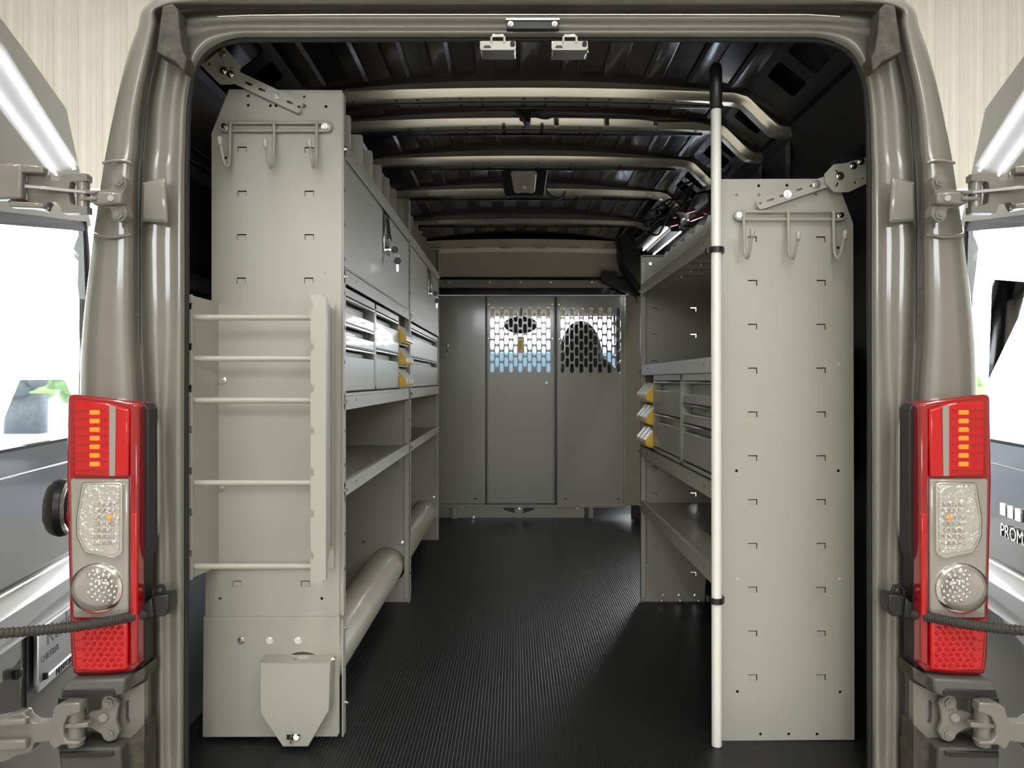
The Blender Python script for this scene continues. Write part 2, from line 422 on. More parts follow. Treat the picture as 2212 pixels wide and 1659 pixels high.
# roof bows
def bow(y,z0=1.921,h=.032,d=.056):
    b=MB(); path=[]
    def zc(x): return z0+.010-.018*((x-CX)/.72)**2
    for i in range(15): x=CX-.70+1.40*i/14; path.append((x,zc(x)))
    e=zc(CX+.70)
    right=[(CX+.735,e-.010),(CX+.76,e-.035),(CX+.80,e-.075),(CX+.835,e-.105),(CX+.865,e-.112),(CX+.905,e-.114)]
    path=[(2*CX-x,z) for x,z in right[::-1]]+path+right
    pts=[Vector((x,0,z)) for x,z in path]
    def sec(i,p):
        a=pts[max(i-1,0)]; c=pts[min(i+1,len(pts)-1)]; t=(c-a).normalized(); nrm=Vector((-t.z,0,t.x))
        q=lambda dn,dy: p+nrm*dn+Vector((0,dy,0))
        return [q(0,y+.017),q(.003,y+.013),q(h-.006,y),q(h,y+.006),q(h+.03,y+.02),q(h+.03,y+d),q(.004,y+d),q(0,y+d-.004)]
    b.sweep(pts,sec)
    o=b.build('roof_bow','bow',van,smooth=True,angle=30)
    # flange behind with small pierced holes (underside)
    hb=MB()
    for k in range(-9,10):
        if k%3==2: continue
        x=CX+k*.072; hb.box((x-.005,y+.022,zc(x)-.0012),(x+.005,y+.034,zc(x)+.0015))
    hb.build('bow_hole','black',o)
    fl=MB(); fl.box((CX-.68,y+.056,z0-.012),(CX+.68,y+.060,z0+.05)); fl.build('bow_flange','blackroof',o)
    return o
for i,y in enumerate(bows): bow(y, h=.032 if i<4 else .024)
# seal round the opening
a=crom(RL[0],3); a=a+[MIR(p) for p in a[::-1]][1:]
cen=Vector((CX,1.85,1.0))
b=MB(); b.tube([p+Vector((0,.012,0))- (cen-p).normalized()*.005 for p in a],.0095,10); b.tube([p+Vector((0,-.001,0))- (cen-p).normalized()*.004 for p in a],.0045,8)
b.build('door_seal','rubber',van,smooth='all')
dg_=crom(RL[4],3); dg_=[p+Vector((0,-.012,0)) for p in dg_]; dg_=dg_+[MIR(p) for p in dg_[::-1]][1:]
MB().tube(dg_,.0058,8).build('drip_seal','rubber',van,smooth='all')  # rubber line across the header, carried down to darken the pillar grooves
# inner jamb return that closes frame to lining
b=MB()
for p,q in zip(a,a[1:]):
    f=lambda v:(v.x+(v.x-CX)*.055,1.93,min(v.z,1.76)+max(0,v.z-1.2)*.20)
    b.quad(p+Vector((0,.002,0)),f(p),f(q),q+Vector((0,.002,0)))
b.build('inner_jamb','blackwall',van,smooth=True)
# header centre details
b=MB().ppoly(rounded([(1094,40),(1208,40),(1208,62),(1094,62)],3),1.796,1.812); o=b.build('latch_plate','black',van,bevel=.001)
for x in (1103,1198): bolt(o,P(x,52,1.796),(0,-1,0),.005)
MB().ppoly([(1093,39),(1209,39),(1209,43),(1093,43)],1.792,1.80).build('lip','zinc',o)
for x0,x1 in ((1036,1115),(1191,1271)):
    o=MB().ppoly([(x0,88),(x0+4,87),(x1-3,87),(x1,90),(x1,104),(x1-4,108),(x0+3,108),(x0,104)],1.775,1.83).build('striker','chrome',van,bevel=.004)
    m=(x0+x1)/2
    MB().tube([P(m-14,90,1.772),P(m-14,80,1.768),P(m-11,77,1.766),P(m+11,77,1.766),P(m+14,80,1.768),P(m+14,90,1.772)],.0032,8).build('striker_loop','chrome',o,smooth=True)
    MB().cyl(P(x1-8,94,1.775),P(x1-8,94,1.770),.0055,12).build('stopper','black',o)
    MB().ppoly([(x0+8,103),(x0+11,98),(x0+22,98),(x0+25,103)],1.7735,1.776).build('slot','black',o)
    MB().ppoly([(x0,108),(x1,108),(x1,114),(x0,114)],1.80,1.84).build('striker_bracket','zinc' if x0>1100 else 'black',o)
b=MB().tube([P(470,36,1.803),P(540,33,1.801)]+[P(x,31.5,1.800) for x in (700,900,1142,1400,1600,1744)]+[P(1814,36,1.803)],.0016,6); b.build('header_lip','bow',van,smooth=True)
# per-side pillar details
def side(s):
    R_=(s=='R'); fin=lambda b: b.mirror() if R_ else b
    B=lambda p: MIR(p) if R_ else Vector(p)
    # corner cover at the top of the drip channel
    b=MB().ppoly([(350,12),(372,6),(384,20),(387,60),(393,108),(403,124),(398,153),(391,150),(378,134),(352,122),(336,112),(343,60)],1.752,1.80)
    fin(b).build('corner_cover','dirty',van,bevel=.004)
    # stepped pocket below the swage
    b=MB()
    b.hexa([P(x,y,1.806) for x,y in ((306,392),(360,380),(366,484),(304,480))],[P(x,y,1.799) for x,y in ((312,400),(352,393),(358,474),(310,472))])
    fin(b).build('pillar_pad','paint',van,bevel=.004,smooth=True)
    b=MB().tube([P(222,352,1.7575),P(245,347,1.756),P(268,347,1.757),P(284,352,1.758)],.0035,8); fin(b).build('pad_crease','paint',van,smooth=True)
    b=MB().tube([P(204,506,1.760),P(222,511,1.755),P(250,512,1.754),P(284,506,1.758)],.0035,8); fin(b).build('pad_crease','paint',van,smooth=True)
    # upper hinge
    z6=lambda x,y:(x/4.74, y/4.74+150)
    out=[z6(*q) for q in ((1200,1095),(1270,1100),(1298,1140),(1295,1185),(1262,1245),(1258,1370),(1295,1440),(1298,1500),(1260,1552),(1200,1555),(1150,1505),(1120,1420),(1040,1402),(975,1395),(975,1238),(1040,1232),(1120,1222),(1150,1180))]
    h=fin(MB().ppoly(out,1.722,1.752)).build('upper_hinge','paint_dark',van,bevel=.002)
    fin(MB().ppoly([z6(*q) for q in ((940,1250),(1245,1255),(1245,1375),(940,1385))],1.706,1.735)).build('bracket_rib','paint_dark',h,bevel=.005)
    for q in ((1225,1150),(1220,1490)): bolt(h,B(P(*z6(*q),1.722)),(0,-1,0),.0115,'hinge_bolt','paint_dark')
    fin(MB().cyl(P(*z6(1132,1317),1.706),P(*z6(1132,1317),1.700),.0065,14)).build('rivet','zinc',h,smooth=True)
    fin(MB().cyl(P(*z6(855,1075),1.715),P(*z6(855,1472),1.715),.013,18)).build('hinge_pin','paint_dark',h,smooth=True,bevel=.002)
    arm=[z6(*q) for q in ((-200,930),(60,940),(100,975),(190,965),(215,1000),(290,990),(440,1020),(470,1130),(600,1140),(620,1085),(660,1065),(890,1075),(890,1140),(800,1140),(720,1150),(700,1230),(720,1370),(800,1400),(890,1400),(890,1470),(640,1470),(610,1390),(560,1355),(490,1360),(450,1440),(300,1410),(130,1400),(60,1330),(0,1290),(-200,1290))]
    hl=[[z6(*q) for q in ((255,1075),(288,1075),(288,1150),(255,1150))],[z6(*q) for q in ((250,1255),(285,1255),(285,1345),(250,1345))]]
    b=MB(); conv=lambda l:[((x-VX)*1.70/F,(VY-y)*1.70/F) for x,y in l]
    b.plate(conv(arm),[conv(q) for q in hl],(0,1.70,CZ),(1,0,0),(0,0,1),(0,1,0),.022)
    fin(b).build('hinge_arm','paint_dark',h)
    for y in ((960,1060),(1340,1420)):
        fin(MB().ppoly([z6(90,y[0]),z6(440,y[0]+30),z6(440,y[1]),z6(90,y[1]-15)],1.678,1.70)).build('arm_flange','paint_dark',h,bevel=.003)
    fin(MB().ppoly([z6(-200,950),z6(215,965),z6(215,1320),z6(-200,1330)],1.675,1.70)).build('arm_block','paint_dark',h,bevel=.005)
    fin(MB().hexa([P(*z6(250,1175),1.67),P(*z6(975,1245),1.705),P(*z6(975,1285),1.705),P(*z6(250,1215),1.67)],[P(*z6(250,1175),1.68),P(*z6(975,1245),1.72),P(*z6(975,1285),1.72),P(*z6(250,1215),1.68)])).build('check_link','paint_dark',h,bevel=.002)
    for yy in (1232,1300): fin(MB().ppoly([z6(800,yy),z6(975,yy),z6(985,yy+20),z6(975,yy+40),z6(800,yy+40)],1.70,1.73)).build('knuckle','paint_dark',h,bevel=.003)
    # lower hinge
    z5=lambda x,y:(x/2.967, y/2.967+1100)
    out=[z5(*q) for q in ((660,1222),(735,1205),(762,1250),(748,1290),(740,1360),(765,1425),(740,1482),(680,1482),(640,1440),(590,1412),(520,1392),(520,1330),(570,1300),(640,1288))]
    h=fin(MB().ppoly(out,1.722,1.735)).build('lower_hinge','paint_dark',van,bevel=.003)
    for q in ((700,1240),(703,1440)): bolt(h,B(P(*z5(*q),1.722)),(0,-1,0),.012,'hinge_bolt','paint_dark')
    fin(MB().cyl(P(*z5(660,1338),1.722),P(*z5(660,1338),1.714),.009,14)).build('rivet','paint_dark',h,smooth=True)
    fin(MB().cyl(P(*z5(487,1240),1.70),P(*z5(487,1512),1.70),.0175,18)).build('hinge_pin','paint_dark',h,smooth=True,bevel=.002)
    arm=[z5(*q) for q in ((345,1270),(400,1245),(510,1242),(515,1300),(430,1330),(402,1390),(402,1450),(430,1488),(512,1492),(510,1512),(390,1512),(340,1545),(310,1490),(215,1500),(200,1560),(150,1572),(100,1582),(30,1622),(-120,1640),(-120,1360),(40,1330),(150,1300),(170,1340),(215,1368),(320,1368))]
    fin(MB().ppoly(arm,1.672,1.70)).build('hinge_arm','paint_dark',h,bevel=.003)
    fin(MB().ppoly([z5(375,1380),z5(560,1370),z5(565,1400),z5(375,1410)],1.68,1.70)).build('check_link','paint_dark',h,bevel=.002)
    for y0,y1 in ((1365,1405),(1500,1560)): fin(MB().ppoly([z5(-120,y0-10),z5(160,y0-20),z5(165,y1-20),z5(-120,y1)],1.655,1.672)).build('arm_flange','paint_dark',h,bevel=.004)
    # bumper end caps and the dark recess between them
    c=fin(MB().ppoly([z5(*q) for q in ((430,1102),(800,1085),(790,1185),(735,1203),(385,1218),(388,1165))],1.70,1.80)).build('bumper_cap','bumper',van,bevel=.006)
    fin(MB().ppoly([z5(*q) for q in ((400,1165),(715,1155),(735,1170),(735,1195),(388,1208))],1.696,1.701)).build('cap_inset','black',c,bevel=.002)
    fin(MB().ppoly([z5(*q) for q in ((372,1215),(745,1205),(745,1540),(372,1540))],1.79,1.82)).build('hinge_recess','black',van)
    b=MB(); o=[z5(*q) for q in ((745,1200),(925,1110),(925,1400),(770,1530),(745,1500))]; hh=[z5(*q) for q in ((805,1240),(820,1222),(838,1225),(845,1250),(845,1330),(832,1370),(812,1372),(805,1350))]
    conv2=lambda l:[((x-VX)*1.75/F,(VY-y)*1.75/F) for x,y in l]
    b.plate(conv2(o),[conv2(hh)],(0,1.75,CZ),(1,0,0),(0,0,1),(0,1,0),.02); fin(b).build('bumper_gusset','paint_dark',van)
    c=fin(MB().ppoly([z5(*q) for q in ((370,1548),(420,1530),(770,1530),(785,1800),(395,1800))],1.70,1.80)).build('bumper_cap','bumper_dark',van,bevel=.006)
    fin(MB().ppoly([z5(*q) for q in ((380,1560),(725,1550),(725,1580),(700,1590),(385,1595))],1.696,1.701)).build('cap_inset','black',c,bevel=.002)
    fin(MB().ppoly([z5(*q) for q in ((772,1530),(925,1378),(925,1800),(788,1800))],1.735,1.79)).build('splash_flap','dirty',van)
    # mud stained joint under the lamp, small bracket and screw
    fin(MB().ppoly([z5(*q) for q in ((800,1090),(930,1010),(925,1085),(800,1180))],1.73,1.80)).build('lamp_foot','dirty',van)
    q=fin(MB().ppoly([z5(*q) for q in ((930,1468),(988,1468),(988,1558),(930,1558))],1.785,1.80)).build('pillar_clip','cabtrim',van,bevel=.002)
    bolt(q,B(P(*z5(955,1515),1.785)),(0,-1,0),.008,'screw')
    # loom conduit door strap with its socket
    st=fin(MB().ppoly([z5(*q) for q in ((965,560),(1080,545),(1085,640),(1055,690),(975,690),(950,640))],1.755,1.80)).build('strap_socket','black',van,bevel=.004)
    fin(MB().tube([P(*z5(985,545),1.77),P(*z5(985,510),1.77),P(*z5(1010,488),1.77),P(*z5(1045,495),1.77),P(*z5(1058,535),1.77)],.005,8)).build('socket_ear','black',st,smooth=True)
    fin(MB().ppoly([z5(*q) for q in ((905,620),(970,570),(985,690),(915,710))],1.745,1.78)).build('socket_collar','black',st,bevel=.003)
    base=[P(310,1328,1.748),P(285,1332,1.72),P(240,1341,1.695),P(180,1351,1.68),P(100,1360,1.67),P(0,1368,1.665),P(-120,1374,1.66)]
    base=crom([Vector(p) for p in base],36); rr=[.0118 if (i//2)%2 else .0095 for i in range(len(base))]
    fin(MB().tube(base,rr,12)).build('loom_conduit','cord',van,smooth=True,angle=80)
    # gasket beside lamp
    fin(MB().ppoly([(300,868),(312,872),(322,885),(323,1170),(318,1200),(312,1210),(312,1440),(300,1445)],1.745,1.79)).build('lamp_gasket','black',van,bevel=.003)
    fin(MB().tube([P(322,878,1.79),P(336,895,1.79),P(342,925,1.79),P(343,1110,1.79),P(340,1150,1.79),P(328,1195,1.79)],.0055,8)).build('pillar_crease','paint',van,smooth=True)
    for z in (560,620,680,740,800): bolt(van,B(P(296,z,1.83)),(0,-1,0),.003,'spot_weld','paint')
    # ---- tail light
    tl=fin(MB().ppoly([(144,852),(160,852),(230,860),(302,869),(301,1438),(285,1452),(230,1460),(156,1460),(150,1425),(141,1040)],1.725,1.80)).build('tail_light','red_dark',van,bevel=.010,seg=4,smooth=True)
    fin(MB().ppoly([(279,872),(298,875),(297,1432),(280,1440)],1.716,1.74)).build('side_lens','red_dark',tl,bevel=.004)
    fin(MB().ppoly([(285,1110),(295,1110),(295,1330),(285,1330)],1.713,1.73)).build('side_reflector','red',tl,bevel=.002)
    fin(MB().ppoly([(158,866),(228,870),(278,884),(276,1030),(157,1028)],1.712,1.73)).build('brake_lens','red',tl,bevel=.005)
    for k in range(8):
        y=886+k*18.6
        fin(MB().ppoly([(160,y-1.4),(228,y-1.4),(228,y+1.4),(160,y+1.4)],1.710,1.716)).build('lens_rib','red_dark',tl)
    for k in range(7):
        y=891+k*18.6; l=fin(MB().ppoly(rounded([(193,y-5),(214,y-5),(214,y+5),(193,y+5)],2),1.708,1.716)).build('diode_cell','orange',tl,bevel=.001); 
        if k==0: l['label']='small orange lit cell of the stop lamp'
    fin(MB().ppoly([(236,876),(250,878),(248,1028),(236,1028)],1.7095,1.716)).build('lens_glare','clear_smooth',tl)  # pale strip painted as the white glare on the brake lens
    fin(MB().ppoly([(150,1034),(277,1034),(277,1336),(270,1336),(156,1336),(152,1200)],1.716,1.74)).build('clear_cover','clear_smooth',tl,bevel=.005)
    fin(MB().ppoly(rounded([(176,1042),(264,1042),(264,1196),(250,1206),(182,1196),(164,1160),(163,1120)],8),1.708,1.725)).build('indicator_bezel','zinc',tl,bevel=.003)
    ind=fin(MB().ppoly(rounded([(182,1048),(257,1048),(257,1190),(248,1198),(186,1189),(170,1158),(169,1122)],7),1.7045,1.712)).build('indicator_lens','clear',tl,bevel=.002)
    for r_ in range(7):
        for q in range(4):
            x=204+q*12; y=1084+r_*14
            fin(MB().hexa([P(x,y,1.7045),P(x+9,y+2,1.7045),P(x+5,y+11,1.7045),P(x-3,y+9,1.7045)],[P(x+2,y+2,1.699),P(x+7,y+4,1.699),P(x+4,y+9,1.699),P(x,y+7,1.699)])).build('prism','clear',ind)
    c=P(237,1118,1.702); fin(MB().ball((c.x,c.y,c.z),.007,.004,.007,14,8)).build('amber_bulb','bulb',ind,smooth='all')
    c=P(210,1271,1.716)
    rv=fin(MB().ball((c.x,c.y,c.z),.060,.022,.058,32,16)).build('reversing_bezel','chrome',tl,smooth='all')
    c=P(208,1271,1.712); rl=fin(MB().ball((c.x,c.y,c.z),.054,.026,.052,32,16)).build('reversing_lens','clear_smooth',rv,smooth='all')
    for ring,(rad,n) in enumerate(((9,6),(18,10),(28,15),(37,18))):
        for k in range(n):
            a=2*math.pi*k/n+ring*.3; x=224+rad*math.cos(a); y=1262+rad*math.sin(a)
            d=math.hypot((x-208)/50,(y-1271)/48)
            if d>.9 or x<188: continue
            cc=P(x,y,1.712-.026*math.sqrt(max(0,1-d*d))); fin(MB().ball((cc.x,cc.y,cc.z),.0042,.003,.0042,10,6)).build('lens_pip','clear',rv,smooth='all')
    bl=fin(MB().ppoly([(154,1345),(274,1341),(274,1447),(232,1452),(162,1450)],1.710,1.73)).build('fog_lens','red',tl,bevel=.005)
    for k in range(5):
        y=1366+k*19; fin(MB().ppoly([(157,y-1),(170,y-1),(170,y+1),(157,y+1)],1.708,1.712)).build('lens_rib','red_dark',bl)
    for k in range(8):
        for q in range(6):
            x=176+q*15+(k%2)*6; y=1354+k*11.5
            fin(MB().hexa([P(x,y+4,1.710),P(x+6,y-3,1.710),P(x+12,y+1,1.710),P(x+5,y+8,1.710)],[P(x+4,y+3,1.706),P(x+6,y,1.706),P(x+8,y+2,1.706),P(x+5,y+5,1.706)])).build('lens_facet','red',bl)
side('L'); side('R')

# ---- rear doors, swung round against the body sides
def rear_door(s):
    if s=='L': N0=Vector((-1.19,1.66,CZ)); F0=Vector((-1.33,2.46,CZ)); nn=1
    else: N0=Vector((1.25,1.66,CZ)); F0=Vector((1.40,2.46,CZ)); nn=-1
    u=(F0-N0); u_=u.normalized(); nrm=Vector((u_.y,-u_.x,0)) if s=='L' else Vector((-u_.y,u_.x,0))
    def bulge(h): return -.20*max(0,h-.38)-.05*max(0,-h-.9)
    def pt(t,h,off=0): return N0+u*t+Vector((0,0,h))+nrm*(off+bulge(h))
    top=lambda t:1.04-.07*t-.11*t*t
    wt=lambda t:.40+.13*(t-.2)
    ts=[0,.08,.17,.30,.45,.6,.75,.955,.98,1.0]; 
    hs=['b',-1.0,-.62,-.50,-.35,-.175,-.06,.1,.25,'w','m','t']
    def hv(h,t): return {'b':-1.35,'w':wt(t),'m':(wt(t)+top(t))/2,'t':top(t)}.get(h,h)
    b=MB(); T=len(ts); H=len(hs)
    for off in (0,-.045):
        g=[[b.bm.verts.new(pt(t,hv(h,t),off)) for h in hs] for t in ts]
        for i in range(T-1):
            for j in range(H-1):
                if 2<=i<=6 and 5<=j<=8: continue
                b.bm.faces.new((g[i][j],g[i+1][j],g[i+1][j+1],g[i][j+1]))
        if off==0: g0=g
    for i in range(T-1):
        for j in (0,H-1): b.bm.faces.new((g0[i][j],g0[i+1][j],g[i+1][j],g[i][j]))
    for j in range(H-1):
        for i in (0,T-1): b.bm.faces.new((g0[i][j],g0[i][j+1],g[i][j+1],g[i][j]))
    for i in range(2,7):
        for j in (5,9): b.bm.faces.new((g0[i][j],g0[i+1][j],g[i+1][j],g[i][j]))
    for j in range(5,9):
        for i in (2,7): b.bm.faces.new((g0[i][j],g0[i][j+1],g[i][j+1],g[i][j]))
    d=b.build('rear_door','paint_door',van,smooth=True,angle=25)
    d['label']='left rear door folded back against the body side' if s=='L' else 'right rear door folded back against the body side'
    b=MB(); b.hexa([pt(.18,-.165,-.012),pt(.95,-.165,-.012),pt(.95,wt(.95)-.01,-.012),pt(.18,wt(.18)-.01,-.012)],[pt(.18,-.165,-.017),pt(.95,-.165,-.017),pt(.95,wt(.95)-.01,-.017),pt(.18,wt(.18)-.01,-.017)])
    b.build('door_glass','glass',d)
    # printed black border of the glass
    b=MB(); i0=[(.17,-.175),(.955,-.175),(.955,wt(.955)),(.17,wt(.17))]; i1=[(.185,-.168),(.94,-.168),(.94,wt(.94)-.03),(.185,wt(.18)-.03)]
    for k in range(4):
        a_,b_=i0[k],i0[(k+1)%4]; c_,d_=i1[(k+1)%4],i1[k]
        b.hexa([pt(*a_,-.006),pt(*b_,-.006),pt(*c_,-.006),pt(*d_,-.006)],[pt(*a_,-.011),pt(*b_,-.011),pt(*c_,-.011),pt(*d_,-.011)])
    b.build('glass_border','rubber',d)
    # crease under the glass and the lamp brow
    b=MB().tube([pt(0,-.235,.0),pt(1,-.235,.0)],.003,6); b.build('door_crease','paint',d)
    prof=[(-.50,0),(-.515,.03),(-.54,.05),(-.60,.052),(-.625,.04),(-.63,0)]
    b=MB(); b.hexa([pt(.02,h,o) for h,o in prof],[pt(.97,h,o) for h,o in prof]); br=b.build('lamp_brow','paint',d,bevel=.006)
    MB().tube([pt(.02,-.505,.012),pt(.97,-.505,.012)],.0035,8).build('bright_strip','chrome',d,smooth=True)
    if s=='L':
        # recess, plate and its lettering
        b=MB().hexa([pt(.36,-.64,.004),pt(.84,-.64,.004),pt(.84,-.83,.004),pt(.36,-.83,.004)],[pt(.36,-.64,.0),pt(.84,-.64,.0),pt(.84,-.83,.0),pt(.36,-.83,.0)]); b.build('plate_recess','black',d)
        rc=[(.40,-.645),(.80,-.645),(.80,-.80),(.40,-.80)]
        pl=MB().hexa([pt(t,h,.014) for t,h in rc],[pt(t,h,.009) for t,h in rc]).build('licence_plate','plate',d,bevel=.0015)
        fr=MB()
        for (a_,c_) in (((.39,-.64),(.81,-.648)),((.39,-.786),(.81,-.806)),((.39,-.64),(.402,-.806)),((.798,-.64),(.81,-.806))):
            fr.hexa([pt(a_[0],a_[1],.018),pt(c_[0],a_[1],.018),pt(c_[0],c_[1],.018),pt(a_[0],c_[1],.018)],[pt(a_[0],a_[1],.010),pt(c_[0],a_[1],.010),pt(c_[0],c_[1],.010),pt(a_[0],c_[1],.010)])
        fr.build('plate_frame','chrome',pl)
        V=Vector((0,0,1))
        text('lettering','Kenley',pl,'greyink',pt(.60,-.682,.0145),u_,V,nrm,.075,.0006)
        text('lettering','CHRYSLER',pl,'greyink',pt(.50,-.733,.0145),u_,V,nrm,.024,.0006)
        text('lettering','RAM',pl,'ink',pt(.715,-.742,.0145),u_,V,nrm,.036,.0008)
        text('lettering','Jeep',pl,'greyink',pt(.70,-.712,.0145),u_,V,nrm,.020,.0006)
        text('lettering','MENTOR',pl,'ink',pt(.60,-.796,.0185),u_,V,nrm,.026,.0008)
        for tt in (.46,.74): bolt(pl,pt(tt,-.655,.018),nrm,.005,'plate_screw','zinc')
        for tt in (.45,.73): MB().box(pt(tt,-.787,.018)-Vector((.004,.006,.0)),pt(tt,-.787,.018)+Vector((.006,.006,.018))).build('plate_clip','black',pl,bevel=.002)
        # oval badge
        def disc(r,z0,z1,m,name,par,seg=28,cy=-.36,ct=.64,sq=.86):
            A=[];B_=[]
            for k in range(seg):
                a=2*math.pi*k/seg; A.append(pt(ct+math.cos(a)*r*sq/.8,cy+math.sin(a)*r,z0)); B_.append(pt(ct+math.cos(a)*r*sq*.94/.8,cy+math.sin(a)*r*.94,z1))
            return MB().hexa(A,B_).build(name,m,par,bevel=.001,smooth=True)
        bd=disc(.082,.0,.018,'black','badge',d); disc(.076,.018,.026,'chrome','badge_ring',bd); disc(.063,.026,.029,'black','badge_field',bd)
        rh=[(-.035,.035),(0,.045),(.035,.035),(.045,.0),(.03,-.01),(.022,.012),(.012,-.045),(0,-.055),(-.012,-.045),(-.022,.012),(-.03,-.01),(-.045,0)]
        MB().hexa([pt(.64+x/.8,-.36+z,.029) for x,z in rh],[pt(.64+x/.8,-.36+z,.034) for x,z in rh]).build('badge_emblem','chrome',bd,bevel=.001)
        disc(.022,.029,.0335,'redclip','badge_red',bd,ct=.605,cy=-.38)
        MB().box(pt(.28,-.72,.006)-Vector((.004,.012,.012)),pt(.28,-.72,.006)+Vector((.012,.012,.012))).build('door_handle','black',d,bevel=.004)
    else:
        V=Vector((0,0,1))
        text('lettering','PROMASTER',d,'chrome',pt(.375,-.408,.004),-u_,V,nrm,.050,.004)
        for t0 in (.555,.50,.445): MB().hexa([pt(t0,-.335,.006),pt(t0-.045,-.335,.006),pt(t0-.045,-.368,.006),pt(t0,-.368,.006)],[pt(t0,-.335,.0),pt(t0-.045,-.335,.0),pt(t0-.045,-.368,.0),pt(t0,-.368,.0)]).build('chrome_emblem','chrome',d,bevel=.002)
rear_door('L'); rear_door('R')

# ---- cab seen through the grilles
PYQ=5.485
def bx(a,b,name,m,par,bev=0): return MB().box(a,b).build(name,m,par,bevel=bev)
bx((CX-.9,6.75,.0),(CX+.9,7.05,.72),'dashboard','cabtrim',van,.03)
bx((CX-.95,5.5,1.62),(CX+.95,7.0,1.68),'cab_ceiling','beige2',van)
bx((CX-.95,6.9,1.555),(CX+.95,6.95,1.64),'windscreen_header','beige',van)
bx((CX-.97,5.50,1.69),(CX+.97,5.53,2.03),'cab_light_block','blackwall',van)  # added panel, stops cab light leaking onto the roof ribs
bx((CX+.80,PYQ,.0),(CX+.96,PYQ+.02,1.72),'side_closing','blackwall',van)
bx((CX-.96,PYQ,.0),(CX-.80,PYQ+.02,1.72),'side_closing','blackwall',van)
for x in (-.93,.93): MB().cyl((CX+x,6.95,.6),(CX+x*.9,6.55,1.64),.04,10).build('windscreen_pillar','cabtrim',van,smooth=True)
for xc,l in ((.51,'passenger_seat'),(-.5,'driver_seat')):
    o=MB().ball((xc,5.95,1.17),.165,.10,.27,24,14).build(l,'fabric',van,smooth='all')
    MB().ball((xc+.05,5.97,.85),.29,.12,.34,24,14).build('seat_side','fabric',o,smooth='all')
    MB().box((xc-.26,5.9,.35),(xc+.26,6.45,.62)).build('seat_cushion','fabric',o,bevel=.05)
MB().box((CX-.95,6.72,.0),(CX+.95,6.76,.6)).build('dash_lower','cabtrim',van)
mr=MB().ball((.05,6.55,1.45),.145,.03,.075,24,12).build('interior_mirror','black',van,smooth='all')
MB().cyl((.06,6.55,1.45),(.06,6.6,1.64),.012,8).build('mirror_stalk','cabtrim',mr)
MB().box((.02,6.54,1.21),(.08,6.55,1.35)).cyl((.05,6.55,1.35),(.055,6.55,1.40),.004,6).build('hang_tag','yellowtag',mr)
for s in (-1,1):
    for y in (2.95,6.6):
        MB().cyl((CX+s*.80,y,GZ+.35),(CX+s*.98,y,GZ+.35),.35,36).build('wheel','rubber',van,smooth=True,bevel=.02)
bx((CX-.95,1.9,-.22),(CX+.95,7.0,-.02),'underbody','cabtrim',van)
bx((CX-.90,1.795,-.35),(CX+.90,1.87,-.03),'rear_sill','paint_dark',van,.01)
# parked vehicle outside, in front of the windscreen
pv=thing('parked_van','pale blue parked van outside in front of the windscreen','van',(-.6,15,GZ-.11))
MB().box((-4.2,14,GZ+.3),(3.0,16,1.62)).build('body','bluevan',pv,bevel=.15)
for x in (-3.2,1.9): MB().cyl((x,13.95,GZ+.26),(x,14.3,GZ+.26),.36,24).build('wheel','rubber',pv,smooth=True)

# ------------------------------------------------------------------ load floor mat
tag(MB().box((CX-.955,1.84,-.02),(CX+.955,5.62,0)).build('floor_mat','mat'),'black textured rubber mat covering the van load floor','floor mat')

# ------------------------------------------------------------------ partition
PY=5.47
K=PY/F
def QX(px): return (px-VX)*K
def QZ(py): return CZ+(VY-py)*K
pt=thing('bulkhead_partition','grey steel partition with two slotted see-through grilles at cab end','partition',(CX,PY,0))
def panel(x0,x1,y0,y1,D,name='panel',holes=(),th=.012,m='partition'):
    b=MB(); b.plate(rect(QX(x0),QZ(y1),QX(x1),QZ(y0)),holes,(0,D,0),(1,0,0),(0,0,1),(0,1,0),th); return b.build(name,m,pt)
def grille(cx0,cy0):
    h=[]
    for c in range(13):
        for r in range(6 if c%2==0 else 5):
            x=cx0+c*10.08; y=cy0+r*24.2+(0 if c%2==0 else 12.1)
            h.append(stad(QX(x),QZ(y),4.1*K,10.3*K))
    return h
panel(850,1048,640,1088,PY,'fixed_panel')
g1=grille(1063.5,673)
dr=panel(1052,1198,641,1087,PY,'hinged_door',g1+[circ(QX(1180.5),QZ(827),.009),circ(QX(1125),QZ(811),.003,8)])
panel(1203,1353.5,641,1090,PY,'fixed_panel',grille(1215.5,674.5)+[circ(QX(1276),QZ(812),.003,8)])
for x0,x1 in ((1048,1052),(1198,1203)): MB().box((QX(x0)-.001,PY+.004,QZ(1090)),(QX(x1)+.001,PY+.012,QZ(638))).build('seam','black',pt)
# raised edges
e=MB()
for x in (1054,1196.5,1205,1347): e.box((QX(x)-.003,PY-.006,QZ(1088)),(QX(x)+.003,PY,QZ(642)))
for x0,x1,y in ((1053,1197,1086),(1204,1349,1090),(850,1047,1090),(850,1349,640)): e.box((QX(x0),PY-.006,QZ(y)-.004),(QX(x1),PY,QZ(y)+.004))
e.build('edge_trim','partition',pt,bevel=.002)
MB().hexa([(QX(1352),PY-.002,QZ(1092)),(QX(1352),PY-.002,QZ(637)),(QX(1352),PY+.01,QZ(637)),(QX(1352),PY+.01,QZ(1092))],[(QX(1352)+.10,PY-.10,QZ(1092)+.02),(QX(1352)+.10,PY-.10,QZ(637)-.02),(QX(1352)+.11,PY-.09,QZ(637)-.02),(QX(1352)+.11,PY-.09,QZ(1092)+.02)]).build('side_wing','beige2',pt)
MB().box((QX(850),PY-.012,QZ(1096)),(QX(1350),PY+.012,QZ(1090))).build('lower_rail','partition',pt,bevel=.002)
lb=MB(); lb.box((QX(850),PY+.006,.0),(QX(1262),PY+.02,QZ(1096))); lb.build('kick_plate','partition',pt)
